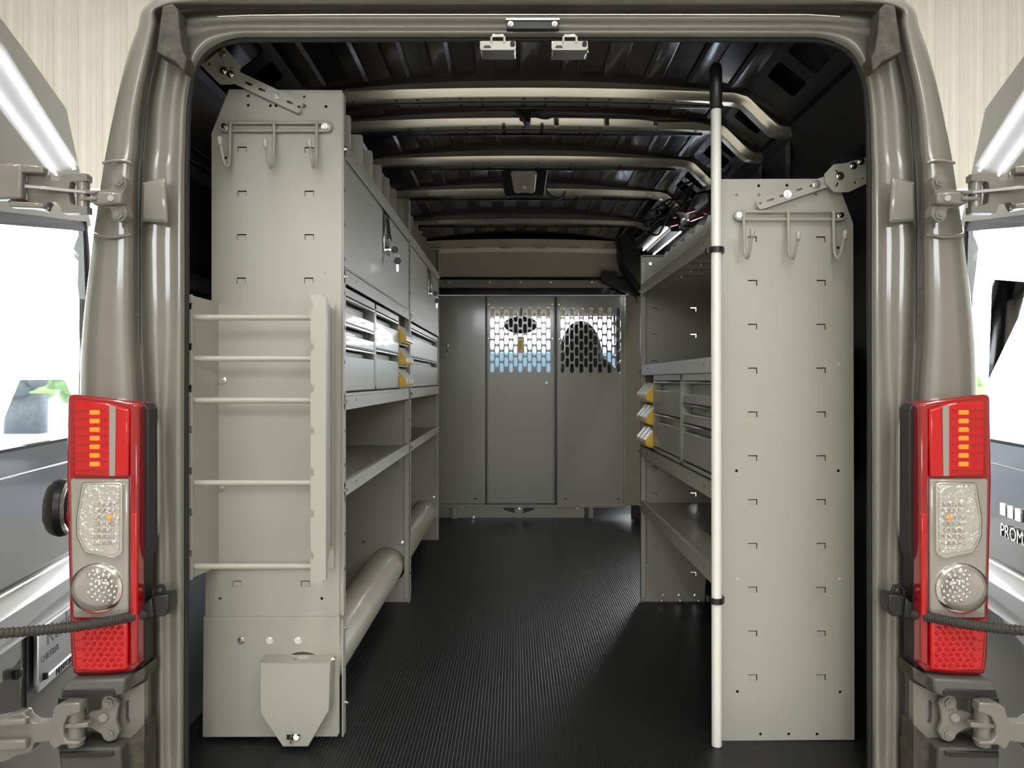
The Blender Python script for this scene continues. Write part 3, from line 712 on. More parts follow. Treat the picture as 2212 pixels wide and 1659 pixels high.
for sg in (-1,1): MB().hexa([(QX(1121)+sg*.03,PY+.004,QZ(1097)),(QX(1121)+sg*.11,PY+.004,QZ(1097)),(QX(1121)+sg*.11,PY+.004,QZ(1101)),(QX(1121)+sg*.03,PY+.004,QZ(1109))],[(QX(1121)+sg*.03,PY+.006,QZ(1097)),(QX(1121)+sg*.11,PY+.006,QZ(1097)),(QX(1121)+sg*.11,PY+.006,QZ(1101)),(QX(1121)+sg*.03,PY+.006,QZ(1109))]).build('kick_cutout','black',pt)
MB().cyl((QX(980),PY-.01,0),(QX(980),PY-.01,QZ(1096)),.028,16).build('foot','partition',pt,smooth=True)
MB().cyl((QX(1275),PY+.0,0),(QX(1275),PY+.0,QZ(1096)),.02,16).build('foot','partition',pt,smooth=True)
for x,y in ((1122,1100),(999,1096),(1247,1098),(1024,1116)): bolt(pt,(QX(x),PY-.004 if y<1110 else PY-.05,QZ(y)+.004),(0,-1,0),.007)
for x,y in ((1221.5,1077),(1336,1078),(1027,1077)): MB().box((QX(x)-.01,PY-.002,QZ(y)-.004),(QX(x)+.01,PY+.001,QZ(y)+.004)).build('slot','black',pt)
for x,y in ((1055,657),(1193,657),(1208,658),(1348,658),(1055,731),(1193,731),(1208,732),(1347,732),(1355,793),(1356,1001)): bolt(pt,(QX(x),PY-.001,QZ(y)),(0,-1,0),.003,'rivet')
# upper filler: fascia with bolts
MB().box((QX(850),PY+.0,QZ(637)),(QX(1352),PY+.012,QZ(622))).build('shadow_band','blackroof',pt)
up=MB(); up.hexa([(QX(850),PY-.01,QZ(622)),(QX(1320),PY-.01,QZ(622)),(QX(1312),PY-.01,QZ(606)),(QX(850),PY-.01,QZ(604))],[(QX(850),PY,QZ(622)),(QX(1320),PY,QZ(622)),(QX(1312),PY,QZ(606)),(QX(850),PY,QZ(604))]); up.build('upper_rail','partition',pt)
for x in (970,1058.5,1124.5,1190,1279): bolt(pt,(QX(x),PY-.011,QZ(610)),(0,-1,0),.007)
MB().box((CX-.9,PY+.01,QZ(606)),(CX+.9,PY+.03,QZ(585))).build('header_band','blackroof',pt)
# roof end: beige headliner of the cab
hl=MB()
prof=[(5.30,1.938),(5.31,1.90),(5.34,1.88),(5.36,1.855),(5.40,1.85),(5.46,1.73),(5.50,1.72)]
for (ya,za),(yb,zb) in (((5.34,1.885),(5.46,1.73)),((5.46,1.73),(5.50,1.70))): hl.quad((CX-.86,ya,za),(CX+.82,ya,za),(CX+.80,yb,zb),(CX-.86,yb,zb))
ho=hl.build('headliner','beige2',van)
b=MB()
for i in range(28):
    x0=CX-.8+1.6*i/28; x1=CX-.8+1.6*(i+1)/28; z=lambda x,k: k-.022*((x-CX)/.8)**2
    b.hexa([(x0,5.33,z(x0,1.958)),(x0,5.31,z(x0,1.895)),(x0,5.335,z(x0,1.87)),(x0,5.36,z(x0,1.90))],[(x1,5.33,z(x1,1.958)),(x1,5.31,z(x1,1.895)),(x1,5.335,z(x1,1.87)),(x1,5.36,z(x1,1.90))])
b.build('headliner_trim','beige',van,smooth=True,angle=50)
for k in range(6): MB().box((CX-.62+k*.24,5.298,1.888),(CX-.54+k*.24,5.312,1.90)).build('trim_tab','beige2',van,bevel=.003)

# ------------------------------------------------------------------ shelving
def vflange(b,x0,x1,y,z0,z1,s): pass
def tabs(list_):  return [rect(x-.0125,z-.008,x+.0125,z+.008) for x,z in list_]
def end_panel(unit,name,D,outline,slots,holes,s,th=.012,tabdepth=.004):
    b=MB(); sl=tabs(slots); b.plate(outline,sl+[circ(x,z,r,10) for x,z,r in holes],(0,D,0),(1,0,0),(0,0,1),(0,1,0),.003)
    for x,z in slots: b.box((x-.0115,D+tabdepth-.001,z-.009),(x+.0105,D+tabdepth+.001,z+.0052))
    for x,z,r in holes: pass
    return b.build(name,'grey',unit)
def pxs(l,D): return [((x-VX)*D/F,CZ+(VY-y)*D/F) for x,y in l]
FL=-.465; FR=.555
def shelf(unit,x_front,x_back,y0,y1,ztop,lip,name='shelf'):
    s=1 if x_front>x_back else -1
    b=MB(); b.box((min(x_front,x_back),y0,ztop-.012),(max(x_front,x_back),y1,ztop-.008))
    b.box((min(x_front,x_front-s*.003),y0,ztop-lip),(max(x_front,x_front-s*.003),y1,ztop))
    b.box((min(x_front,x_front-s*.016),y0,ztop-.003),(max(x_front,x_front-s*.016),y1,ztop))
    b.box((min(x_back,x_back+s*.003),y0,ztop-.012),(max(x_back,x_back+s*.003),y1,ztop+.03))
    o=b.build(name,'grey',unit,bevel=.0015)
    for y in (y0+.16,y1-.16): MB().box((x_front-.0005*s if s<0 else x_front,y,ztop-lip*.55),(x_front+s*.0008,y+.004,ztop-lip*.35)).build('slit','black',o)
    return o
def front_strip(unit,x,s,y,z0,z1,skipz=()):
    """narrow folded edge of an upright with pierced slots"""
    b=MB(); b.box((min(x,x-s*.022),y,z0),(max(x,x-s*.022),y+.016,z1)); o=b.build('upright','grey',unit,bevel=.002)
    z=z0+.12; hb=MB()
    while z<z1-.05:
        hb.box((x-.001,y+.005,z),(x+.001,y+.010,z+.010)); z+=.094
    hb.build('upright_slots','black',o)
    return o
def hatch(unit,x,s,y0,y1,z0,z1,yl,label):
    d=MB().box((min(x-s*.002,x-s*.014),y0,z0),(max(x-s*.002,x-s*.014),y1,z1)).build('lift_up_door','grey',unit,bevel=.002)
    MB().box((min(x,x-s*.004),y0,z1+.001),(max(x,x-s*.004),y1,z1+.004)).build('piano_hinge','zinc',d)
    MB().box((min(x,x-s*.008),y0,z0-.006),(max(x,x-s*.008),y1,z0-.002)).build('door_lip','zinc',d)
    zc=1.51
    l=MB().box((min(x,x+s*.004),yl-.058,zc-.075),(max(x,x+s*.004),yl+.058,zc+.075)).build('paddle_latch','chrome',d,bevel=.003); l['label']='chrome paddle latch'
    MB().box((x+s*.003,yl-.042,zc-.045),(x+s*.0055,yl+.042,zc+.058)).build('latch_well','black',l)
    MB().hexa([(x+s*.005,yl-.036,zc+.052),(x+s*.005,yl+.036,zc+.052),(x+s*.005,yl+.036,zc-.03),(x+s*.005,yl-.036,zc-.03)],[(x+s*.007,yl-.03,zc+.05),(x+s*.007,yl+.03,zc+.05),(x+s*.018,yl+.03,zc-.028),(x+s*.018,yl-.03,zc-.028)]).build('latch_paddle','chrome',l,bevel=.002)
    MB().cyl((x+s*.003,yl,zc-.06),(x+s*.014,yl,zc-.06),.011,18).build('lock_barrel','chrome',l,smooth=True)
    return d
def keys(p,s,label,ax='x'):
    """key in the lock (axis s*x or -y) with a second key hanging from it"""
    t=thing('key_pair',label,'keys',p); p=Vector(p); d=Vector((s,0,0)) if ax=='x' else Vector((0,-1,0)); q=Vector((0,1,0)) if ax=='x' else Vector((1,0,0))
    MB().cyl(p-q*.002+d*.006,p+q*.002+d*.006,.010,6).build('blade','zinc',t) if False else None
    b=MB()
    A=[p+d*(.018+.013*math.cos(a))+Vector((0,0,1))*.013*math.sin(a) for a in [2*math.pi*k/14 for k in range(14)]]
    b.hexa([v-q*.003 for v in A],[v+q*.003 for v in A]); b.build('key_head','black',t,bevel=.001)
    MB().hexa([p+v+q*.0008 for v in (Vector((0,0,-.003)),Vector((0,0,.003)))]+[p+d*.008+v+q*.0008 for v in (Vector((0,0,.003)),Vector((0,0,-.003)))],[p+v-q*.0008 for v in (Vector((0,0,-.003)),Vector((0,0,.003)))]+[p+d*.008+v-q*.0008 for v in (Vector((0,0,.003)),Vector((0,0,-.003)))]).build('key_blade','zinc',t)
    c=p+d*.026+Vector((0,0,-.018)); MB().tube([c+q*.0+d*.007*math.cos(a)+Vector((0,0,.010*math.sin(a))) for a in [2*math.pi*k/16 for k in range(16)]],.0009,6,True).build('key_ring','zinc',t,smooth=True)
    h=p+d*.028+Vector((0,0,-.040)); A=[h+d*.013*math.cos(a)+Vector((0,0,.013*math.sin(a))) for a in [2*math.pi*k/14 for k in range(14)]]
    MB().hexa([v-q*.003+Vector((0,0,0)) for v in A],[v+q*.003 for v in A]).build('key_head','black',t,bevel=.001)
    z=lambda a,c_: h+d*a+Vector((0,0,c_))
    A=[z(-.0045,-.011),z(.0045,-.011),z(.0045,-.036),z(.001,-.041),z(-.0045,-.036)]
    MB().hexa([v-q*.001 for v in A],[v+q*.001 for v in A]).build('key_blade','zinc',t)
    return t
def drawer_cabinet(x,s,y0,y1,zt,zb,drs,label,handle_at='near'):
    """drs: (strip_top, front_top, front_bottom) offsets below zt"""
    back=x-s*.30
    t=thing('drawer_cabinet',label,'drawer cabinet',(x-s*.15,(y0+y1)/2,zb),'steel drawer cabinets on the shelves')
    fw=.026; b=MB(); X0,X1=sorted((x-s*.001,back))
    b.box((X0,y0,zb),(X1,y0+fw*.5,zt)); b.box((X0,y1-fw*.5,zb),(X1,y1,zt)); b.box((X0,y0,zt-.022),(X1,y1,zt)); b.box((X0,y0,zb),(X1,y1,zb+.012))
    bx0,bx1=sorted((back,back+s*.01)); b.box((bx0,y0,zb),(bx1,y1,zt))
    b.build('body','grey_smooth',t,bevel=.0015)
    ya,yb=y0+fw*.75,y1-fw*.75
    for (a,c,e) in drs:
        X=lambda o1,o2: sorted((x+s*o1,x+s*o2))
        q=X(-.002,-.012); 
        dr=MB().box((q[0],ya,zt-e),(q[1],yb,zt-c)).build('drawer','grey_smooth',t,bevel=.0015)
        q=X(-.034,-.038); MB().box((q[0],ya,zt-c-.01),(q[1],yb,zt-a-.008)).build('recess_panel','grey_smooth',dr)
        q=X(-.001,-.014); MB().box((q[0],ya,zt-a-.006),(q[1],yb,zt-a)).build('pull_edge','zinc',dr,bevel=.001)
        yy=ya+.03 if handle_at=='near' else yb-.045
        q=X(-.012,-.033); MB().box((q[0],yy,zt-c-.002),(q[1],yy+.014,zt-c+.016)).build('latch_tab','zinc',dr,bevel=.002)
        q=X(-.014,-.034)
        MB().box((q[0],ya,zt-c-.004),(q[1],yb,zt-c-.001)).build('recess_floor','grey_smooth',dr)
        q=X(.0,-.0015); MB().box((q[0],ya,zt-e-.004),(q[1],yb,zt-e-.001)).build('shadow_gap','black',dr)
    return t

# ---- left units
XBL=-.82
def left_unit(y0,y1,label,near):
    u=thing('shelving_unit',label,'shelving unit',(-.64,(y0+y1)/2,0),None)
    return u
U1=thing('shelving_unit','tall grey steel shelving unit along the left side, nearest the rear doors','shelving unit',(-.64,2.7,0),'grey steel shelving units bolted along the van sides')
U2=thing('shelving_unit','tall grey steel shelving unit on the left side, next to the partition','shelving unit',(-.64,4.0,0),'grey steel shelving units bolted along the van sides')
U3=thing('shelving_unit','lower grey steel shelving unit along the right side of the van','shelving unit',(.73,2.7,0),'grey steel shelving units bolted along the van sides')
D1=2.09
tubex,tubez,tuber=-.562,.162,.076
out=pxs([(495,193),(739,195),(738,700),(735,1000),(733,1335),(443,1335),(450,900),(457,650),(457,288)],D1)
sl=pxs([(523,323),(668,324),(523,418),(668,418),(522,512),(668,512),(521,606),(667,606),(512,1261),(660,1261)],D1)
ho=[(x,z,.0042) for x,z in pxs([(536,207),(657,209),(536,227),(584,228),(596,228),(659,229),(704,230),(487,341),(475,1293),(695,1293)],D1)]
end_panel(U1,'end_panel',D1,out,sl,ho,-1)
MB().box((FL-.004,D1+.001,.34),(FL-.001,D1+.03,1.76)).build('panel_flange','grey',U1)
kp=MB().plate(pxs([(440,1332),(733,1332),(733,1583),(728,1591),(438,1592)],D1-.004),[circ(tubex-.012,tubez,.081,28)],(0,D1-.004,0),(1,0,0),(0,0,1),(0,1,0),.003).build('kick_panel','grey',U1)
MB().box((FL-.004,D1-.004,.012),(FL-.001,D1+.03,.33)).build('kick_flange','grey',U1)
for x in (522,583,644): bolt(U1,P(x,1383,D1-.005),(0,-1,0),.0075)
for x,y in ((485,590),(703,590)): MB().cyl(P(x,y,D1-.001),P(x,y,D1+.001),.0045,14).build('hole_plug','grey',U1)
def mid_panel(u,y,xf,xb,ztop,kick,slots=True,shape=None):
    x0,x1=sorted((xf,xb)); s=1 if xf>xb else -1
    o=[(x0,kick),(x1,kick),(x1,ztop),(x0,ztop)]
    z=ztop-.12; ss=[]
    while z>kick+.06:
        ss+= [(xf-s*.06,z),(xf-s*.235,z)]; z-=.117
    end_panel(u,'end_panel',y,o,ss,[(xf-s*.03,kick+.16,.0045)]+[(xf-s*q,kick+.03,.004) for q in (.10,.17,.24)],s)
    MB().box((min(xf,xf-s*.003),y-.022,0.0 if kick<.1 else .0),(max(xf,xf-s*.003),y,ztop)).build('panel_flange','grey',u)
    MB().box((x0,y-.022,ztop-.003),(x1,y,ztop)).build('panel_cap','grey',u)
    if kick>.1:
        MB().plate(rect(x0,0,x1,kick+.006),[circ(tubex,tubez,.080,28)],(0,y-.004,0),(1,0,0),(0,0,1),(0,1,0),.003).build('kick_panel','grey',u)
        for q in (.03,.20): bolt(u,(xf-s*q,y-.006,kick+.02),(0,-1,0),.005)
mid_panel(U1,3.400,FL,XBL,1.777,.245)
mid_panel(U2,4.72,FL,XBL,1.777,.245)
MB().plate(rect(XBL,.245,FL,1.777),[],(0,3.412,0),(1,0,0),(0,0,1),(0,1,0),.003).build('end_panel','grey',U2)
MB().box((FL-.003,3.412,0),(FL,3.434,1.777)).build('panel_flange','grey',U2)
for u,y0,y1 in ((U1,2.094,3.378),(U2,3.434,4.698)):
    shelf(u,FL,XBL,y0,y1,1.635,.045)
    shelf(u,FL,XBL,y0,y1,1.285,.040)
    shelf(u,FL,XBL,y0,y1,.945,.048)
    shelf(u,FL,XBL,y0,y1,.702,.042)
    hatch(u,FL,1,y0+.006,y1-.004,1.292,1.582,y0+.68 if u is U1 else y0+.74,'')
    front_strip(u,FL,1,y0+(.002 if u is U1 else -.002),.34 if u is U1 else .02,1.62); front_strip(u,FL,1,y1+.004,.02,1.62)
    n=6
    ys=[2.21,2.385,2.55,2.72,2.89,3.06,3.24] if u is U1 else [3.57,3.75,3.92,4.09,4.26,4.43,4.58]
    for y in ys:
        MB().plate(rounded(rect(XBL,1.60,FL-.006,1.742),.012),[],(0,y,0),(1,0,0),(0,0,1),(0,1,0),.002).build('shelf_divider','grey',u)
    for z in (1.61,1.262,.92,.68):
        for y in (y0+.004,y1+.012): bolt(u,(FL+.001,y,z),(1,0,0),.0055)
    bolt(u,(FL+.001,y1+.012,.30 if u is U1 else .33),(1,0,0),.005); bolt(u,(FL+.001,y1+.012,.13),(1,0,0),.005)
for z in (.30,.095): bolt(U1,(FL-.001,2.11,z),(1,0,0),.005)
DRS3=((.026,.066,.096),(.100,.130,.160),(.166,.190,.285)); DRS2=((.026,.060,.148),(.154,.184,.285))
drawer_cabinet(FL-.004,1,2.115,2.592,1.238,.948,DRS3,'grey drawer cabinet with three drawers, on the left shelving nearest the rear doors')
drawer_cabinet(FL-.004,1,2.597,3.125,1.238,.948,DRS2,'grey drawer cabinet with two deep drawers beside the left yellow bins')
drawer_cabinet(FL-.004,1,3.44,4.69,1.238,.948,DRS2,'wide grey drawer cabinet on the far left shelving unit next to the partition')
keys((FL+.014,2.774,1.45),1,'black headed keys hanging in the first chrome latch of the left hatch doors')
keys((FL+.014,4.174,1.45),1,'black headed keys hanging in the farther left hatch door latch by the partition')
pl=MB().cyl((-.478,PY-.001,1.225),(-.478,PY-.015,1.225),.011,14).build('door_lock','chrome',pt,smooth=True)
keys((-.478,PY-.013,1.225),1,'keys hanging in the partition lock beside the left shelving','y')
# right unit
XBR=.915
out=pxs([(1557,387),(1807,386),(1843,483),(1846,1598),(1557,1600)],D1)
sl=pxs([(1625,517)]+[(1773,517)]+[(x,611+k*94.7) for k in range(10) for x in (1626,1774)],D1)
ho=[(x,z,.0042) for x,z in pxs([(1591,421),(1639,421),(1639,401),(1700,400),(1762,420),(1811,535),(1591,1017),(1811,1017),(1593,1494),(1815,1495),(1643,1586),(1704,1586),(1765,1586)],D1)]
end_panel(U3,'end_panel',D1,out,sl,ho,1)
for x,y in ((1591,786),(1811,786),(1592,1250),(1813,1250)): MB().cyl(P(x,y,D1-.0012),P(x,y,D1+.001),.0045,14).build('hole_plug','grey',U3)
mid_panel(U3,3.400,FR,XBR,1.53,.0)
hp=MB()
for x in (FR+.09,FR+.17,FR+.25): bolt(U3,(x,3.37,.012),(0,0,1),.006,'floor_bolt')
shelf(U3,FR,XBR,2.094,3.378,1.400,.044); shelf(U3,FR,XBR,2.094,3.378,1.046,.046); shelf(U3,FR,XBR,2.094,3.378,.690,.046); shelf(U3,FR,XBR,2.094,3.378,.450,.045)
front_strip(U3,FR,-1,2.096,.02,1.50); front_strip(U3,FR,-1,3.382,.02,1.50)
for i,y in enumerate([2.22,2.38,2.54,2.70,2.86,3.02,3.14,3.26]):
    o=[(FR+.006,1.37),(FR+.03,1.385),(FR+.085,1.525),(XBR,1.525),(XBR,1.37)]
    MB().plate(o,[],(0,y,0),(1,0,0),(0,0,1),(0,1,0),.002).build('shelf_divider','grey',U3)
    if 0<i<6: bolt(U3,(FR+.10,y,1.387),(0,0,-1),.008,'divider_screw')
bolt(U3,(FR+.04,3.374,1.49),(0,-1,0),.005)
for z in (1.37,1.02,.667,.43):
    for y in (2.098,3.39): bolt(U3,(FR-.001,y,z),(-1,0,0),.0055)
drawer_cabinet(FR+.004,-1,2.12,2.585,1.0,.697,DRS3,'grey drawer cabinet with three drawers, on the right shelving behind the white pole')
drawer_cabinet(FR+.004,-1,2.592,3.11,1.0,.697,DRS2,'grey drawer cabinet with two deep drawers beside the right yellow bins')
# bin rails and yellow bins
def bin_proto():
    t=thing('storage_bin','x','bin',(0,0,0),'x'); w=.036
    b=MB()
    # tilted open-front hopper: x is outward, y width, z up; origin at the hook point at the back
    prof=[(-.085,.0),(-.085,.070),(-.014,.074),(.026,.024),(.026,.006),(.010,-.004)]
    for y0,y1 in ((-w,-w+.002),(w-.002,w)): b.hexa([(x,y0,z) for x,z in prof],[(x,y1,z) for x,z in prof])
    b.box((-.085,-w,-.001),(.02,w,.002)); b.box((-.087,-w,0),(-.085,w,.07))
    b.hexa([(.010,-w,-.004),(.026,-w,.006),(.026,-w,.026),(.024,-w,.026),(.024,-w,.008),(.009,-w,-.002)],[(.010,w,-.004),(.026,w,.006),(.026,w,.026),(.024,w,.026),(.024,w,.008),(.009,w,-.002)])
    b.build('bin_body','yellow',t,bevel=.001)
    b=MB(); b.hexa([(.0262,-.027,.012),(.0275,-.027,.026),(-.010,-.027,.0725),(-.011,-.027,.070)],[(.0262,.027,.012),(.0275,.027,.026),(-.010,.027,.0725),(-.011,.027,.070)]); b.build('label_card','label',t,bevel=.0008)
    return t
proto=bin_proto(); first=[True]
def put_bin(x,y,z,s,label,group):
    if first[0]: r=proto; first[0]=False
    else:
        r=proto.copy(); C.objects.link(r)
        for ch in proto.children:
            c=ch.copy(); C.objects.link(c); c.parent=r
    r.location=(x,y,z); r.rotation_euler=(0,0,0 if s>0 else math.pi); r['label']=label; r['group']=group; r['category']='bin'
ordn=['nearest the drawers','middle one','farthest from the drawers']
for zi,(z,rowname) in enumerate(((1.135,'top'),(1.045,'middle'),(.955,'bottom'))):
    for k in range(3):
        put_bin(FL-.004,3.172+.077*k,z,1,'yellow bin with white label on the left shelving, %s row, %s'%(rowname,ordn[k]),'yellow bins on the left shelving')
for zi,(z,rowname) in enumerate(((.895,'top'),(.803,'middle'),(.711,'bottom'))):
    for k in range(3):
        put_bin(FR+.002,3.152+.082*k,z,-1,'yellow bin with white label on the right shelving, %s row, %s'%(rowname,ordn[k]),'yellow bins on the right shelving')
for s,x,ym,zs,lab in ((1,FL,(3.13,3.375),(1.133,1.043,.953),'left'),(-1,FR,(3.115,3.375),(.893,.801,.709),'right')):
    t=thing('bin_rack','grey steel rack carrying the yellow bins on the %s shelving'%lab,'bin rack',(x-s*.15,3.25,zs[-1]-.01))
    for z in zs:
        X=sorted((x-s*.002,x-s*.12)); MB().box((X[0],ym[0]+.001,z-.007),(X[1],ym[1],z-.0025)).build('tray','grey_smooth',t,bevel=.001)
    X=sorted((x-s*.12,x-s*.124)); MB().box((X[0],ym[0]+.001,zs[-1]-.01),(X[1],ym[1],zs[0]+.10)).build('back_plate','grey_smooth',t)

# conduit tube through the left units
ct=thing('conduit_carrier','long cream tube lying low through the left shelving with grey end box','conduit carrier',(tubex,2.05,0))
MB().cyl((tubex-.012,2.062,tubez-.004),(tubex+.004,4.84,tubez+.004),tuber,48).build('tube','tube',ct,smooth=True)
MB().cyl((tubex-.012,2.056,tubez-.004),(tubex-.012,2.075,tubez-.004),tuber+.004,48).build('tube_collar','tube',ct,smooth=True)
d0=2.030
cap=[(561,1430),(714,1430),(711,1534),(665,1613),(611,1613),(562,1540)]
b=MB().ppoly(cap,d0,d0+.004); 
pp=[P(x,y,d0) for x,y in cap]; k0=[Vector((p.x,2.086,p.z)) for p in pp]
cx=sum(p.x for p in pp)/6; cz_=sum(p.z for p in pp)/6
for i in (0,1,5):   # top and side walls
    a,c=pp[i],pp[(i+1)%6]; ka,kc=k0[i],k0[(i+1)%6]; inn=lambda v:Vector((v.x+(cx-v.x)*.03,v.y,v.z+(cz_-v.z)*.03))
    b.hexa([a,c,kc,ka],[inn(a),inn(c),inn(kc),inn(ka)])
eb=b.build('end_box','grey',ct,bevel=.002)
MB().ppoly([(619,1587),(648,1587),(648,1598),(619,1598)],d0-.001,d0+.002).build('latch_slot','black',eb)
w0=P(631,1592,d0-.004); MB().hexa([w0+Vector((-.004,0,.018)),w0+Vector((.002,0,.018)),w0+Vector((.000,0,-.018)),w0+Vector((-.005,0,-.018))],[w0+Vector((-.001,-.010,.014)),w0+Vector((.001,-.010,.014)),w0+Vector((.000,-.010,-.014)),w0+Vector((-.003,-.010,-.014))]).build('wing_latch','zinc',eb,bevel=.001)
MB().cyl(P(640,1592,d0-.003),P(640,1592,d0),.008,16).build('latch_barrel','zinc',eb,smooth=True)
bolt(eb,P(717,1425,2.05),(1,0,0),.006); MB().cyl(P(637,1421,2.05)+Vector((0,0,.0)),P(637,1421,2.05)+Vector((0,0,.003)),.005,12).build('rivet','grey',eb)

# wire hook racks
def hook_rack(cx0,cx1,y0,y1,hooks,label,bolts):
    D=2.078; t=thing('hook_rack',label,'hook rack',P((cx0+cx1)/2,y1,D)); r=.0042
    n=8; ym=(y0+y1)/2; rad=(y1-y0)/2; path=[]
    for k in range(n+1): a=math.pi/2+math.pi*k/n; path.append(P(cx0+rad*math.cos(a),ym-rad*math.sin(a),D))
    for k in range(n+1): a=-math.pi/2+math.pi*k/n; path.append(P(cx1+rad*math.cos(a),ym-rad*math.sin(a),D))
    fr=MB().tube(path,r,10,True).build('wire_frame','grey',t,smooth='all')
    for x in bolts: bolt(t,P(x,ym,D+.002),(0,-1,0),.0085)
    for (hx,yb,yt) in hooks:
        X=(hx-VX)*(D-.006)/F; Zt=CZ+(VY-(y0-2))*(D-.006)/F; Zb=CZ+(VY-yb)*2.045/F; Ztip=CZ+(VY-yt)*1.995/F
        yb_=D-.006
        pts=[(X,yb_,Zt),(X,yb_,Zt-.04),(X+.0,yb_-.004,Zb+.03),(X,yb_-.010,Zb+.012),(X,yb_-.022,Zb+.001),(X,yb_-.035,Zb-.001),(X,yb_-.047,Zb+.009),(X,yb_-.056,Zb+.025),(X,yb_-.070,Ztip-.018)]
        h=MB().tube(crom([Vector(p) for p in pts],4),r,10).build('hook','grey',t,smooth='all')
        MB().tube([(X,yb_-.070,Ztip-.024),(X,yb_-.071,Ztip-.020),(X,yb_-.073,Ztip-.004),(X,yb_-.0735,Ztip)],[.004,.0065,.0065,.003],10).build('hook_tip','grey',h,smooth='all')
    return t
hook_rack(485,706,265,282,[(497,359,292),(592,361,298),(684,360,297)],'grey wire rack with three hooks on the left end panel',(485,703))
hook_rack(1597,1816,457,474,[(1607,556,492),(1703,558,498),(1801,557,496)],'grey wire rack with three hooks on the right end panel',(1596,1816))

# slotted mounting brackets
def dslot(x,y,dx,dy,l,wd):
    """slot polygon in px around x,y along unit dir"""
    n=4; pts=[]; nx,ny=-dy,dx
    for k in range(n+1): a=-math.pi/2+math.pi*k/n; pts.append((x+dx*(l/2+wd*math.cos(a))+nx*wd*math.sin(a),y+dy*(l/2+wd*math.cos(a))+ny*wd*math.sin(a)))
    for k in range(n+1): a=math.pi/2+math.pi*k/n; pts.append((x+dx*(-l/2+wd*math.cos(a))+nx*wd*math.sin(a),y+dy*(-l/2+wd*math.cos(a))+ny*wd*math.sin(a)))
    return pts
def pplate(pts,holes,D,th):
    cv=lambda l:[((x-VX)*D/F,(VY-y)*D/F) for x,y in l]
    return MB().plate(cv(pts),[cv(h) for h in holes],(0,D,CZ),(1,0,0),(0,0,1),(0,1,0),th)
t=thing('mounting_bracket','slotted grey steel bracket fixing the left end panel to the roof corner','bracket',P(560,170,2.08))
dx,dy=.907,.42
arm=rounded([(500,147),(656,220),(646,246),(492,174)],6)
pplate(arm,[dslot(536.5,180.5,dx,dy,12,2.6),dslot(566,194,dx,dy,12,2.6),dslot(626,221.5,dx,dy,11,2.6),dslot(646,230.5,dx,dy,2,3.2)],2.072,.004).build('arm','grey',t)
pplate([(479,95),(518,140),(518,167),(502,181),(475,182),(433,140),(428,126),(452,90)],[circ(451,137.5,3,8),circ(457.5,117.5,2.4,8),dslot(500,146,.98,.15,8,2.4),circ(482.5,168.5,2,8)],2.064,.004).build('corner_plate','grey',t)
for x,y in ((483,153),(498,160),): bolt(t,P(x,y,2.063),(0,-1,0),.0075)
bolt(t,P(595,206,2.071),(0,-1,0),.0085)
for x,y in ((470,102),(481,116)): bolt(t,P(x,y,2.063),(0,-1,0),.007,'brass_nut','brass')
t=thing('mounting_bracket','slotted grey steel bracket fixing the right end panel to the body side','bracket',P(1740,410,2.08))
dx,dy=.945,-.327
arm=rounded([(1631,434),(1795,376),(1800,400),(1641,454)],6)
pplate(arm,[dslot(1642,439,dx,dy,3,2.8),dslot(1664,432,dx,dy,12,2.6),dslot(1689,423,dx,dy,6,3),dslot(1726,409.5,dx,dy,11,2.6),dslot(1753,401,dx,dy,6,2.6)],2.072,.004).build('arm','grey',t)
pplate([(1781,376),(1801,355),(1827,352),(1872,339),(1873,396),(1833,415),(1802,415),(1782,394)],[dslot(1808,399,.45,-.9,6,2.2),circ(1847,394,2.8,8),circ(1864,385,2.6,8),dslot(1808,370,.8,.6,6,1.8)],2.064,.004).build('corner_plate','grey',t)
for x,y in ((1814,380),(1843,358),(1859,349)): bolt(t,P(x,y,2.063),(0,-1,0),.0085 if x<1820 else .0075)
for x,y in ((1701,419.5),(1763,398)): bolt(t,P(x,y,2.071),(0,-1,0),.0085)
# strut of the body behind the right bracket
MB().hexa([P(1790,352,2.11),P(1880,305,2.11),P(1880,340,2.11),P(1805,362,2.11)],[P(1790,352,2.13),P(1880,305,2.13),P(1880,340,2.13),P(1805,362,2.13)]).build('body_strut','blackwall',van,bevel=.004)

# rod rack on the left end panel
rk=thing('rod_rack','grey steel rack with five cross rods on the left end panel','rack',(-.64,2.0,.47))
DF=1.885
XL=-.802
MB().plate(pxs([(470,656),(724,658),(722,1226),(466,1228)],2.086),[],(0,2.082,0),(1,0,0),(0,0,1),(0,1,0),.003).build('back_plate','grey',rk)
for x,y in ((481,820),(477,1052)): bolt(rk,P(x,y,2.081),(0,-1,0),.0085)
# left cheek in the YZ plane with J shaped notches
zt,zb=1.190,.475
notz=[CZ+(VY-y)*DF/F for y in (656,744,835,924,1013,1102,1192)]
rodz=[CZ+(VY-y)*(DF+.02)/F for y in (686,775,865,1043,1223)]
def cheek_outline():
    pts=[(2.085,zb-.0),(2.085,zt)]
    pts+=[(DF,zt)]
    for z in notz:
        pts+=[(DF,z+.004),(DF+.028,z+.004),(DF+.028,z-.014),(DF+.024,z-.050),(DF+.020,z-.050),(DF+.014,z-.014),(DF,z-.014)]
    pts+=[(DF,zb+.015)]
    return pts
MB().plate(cheek_outline()[::-1],[],(XL,0,0),(0,1,0),(0,0,1),(-1,0,0),.003).build('side_plate','grey',rk)
# front flange of left cheek
b=MB()
zz=[zt]+[z for q in notz for z in (q+.004,q-.014)]+[zb+.015]
for i in range(0,len(zz),2): b.box((XL,DF-.001,zz[i+1]),(XL+.012,DF+.002,zz[i]))
b.build('front_lip','grey',rk)
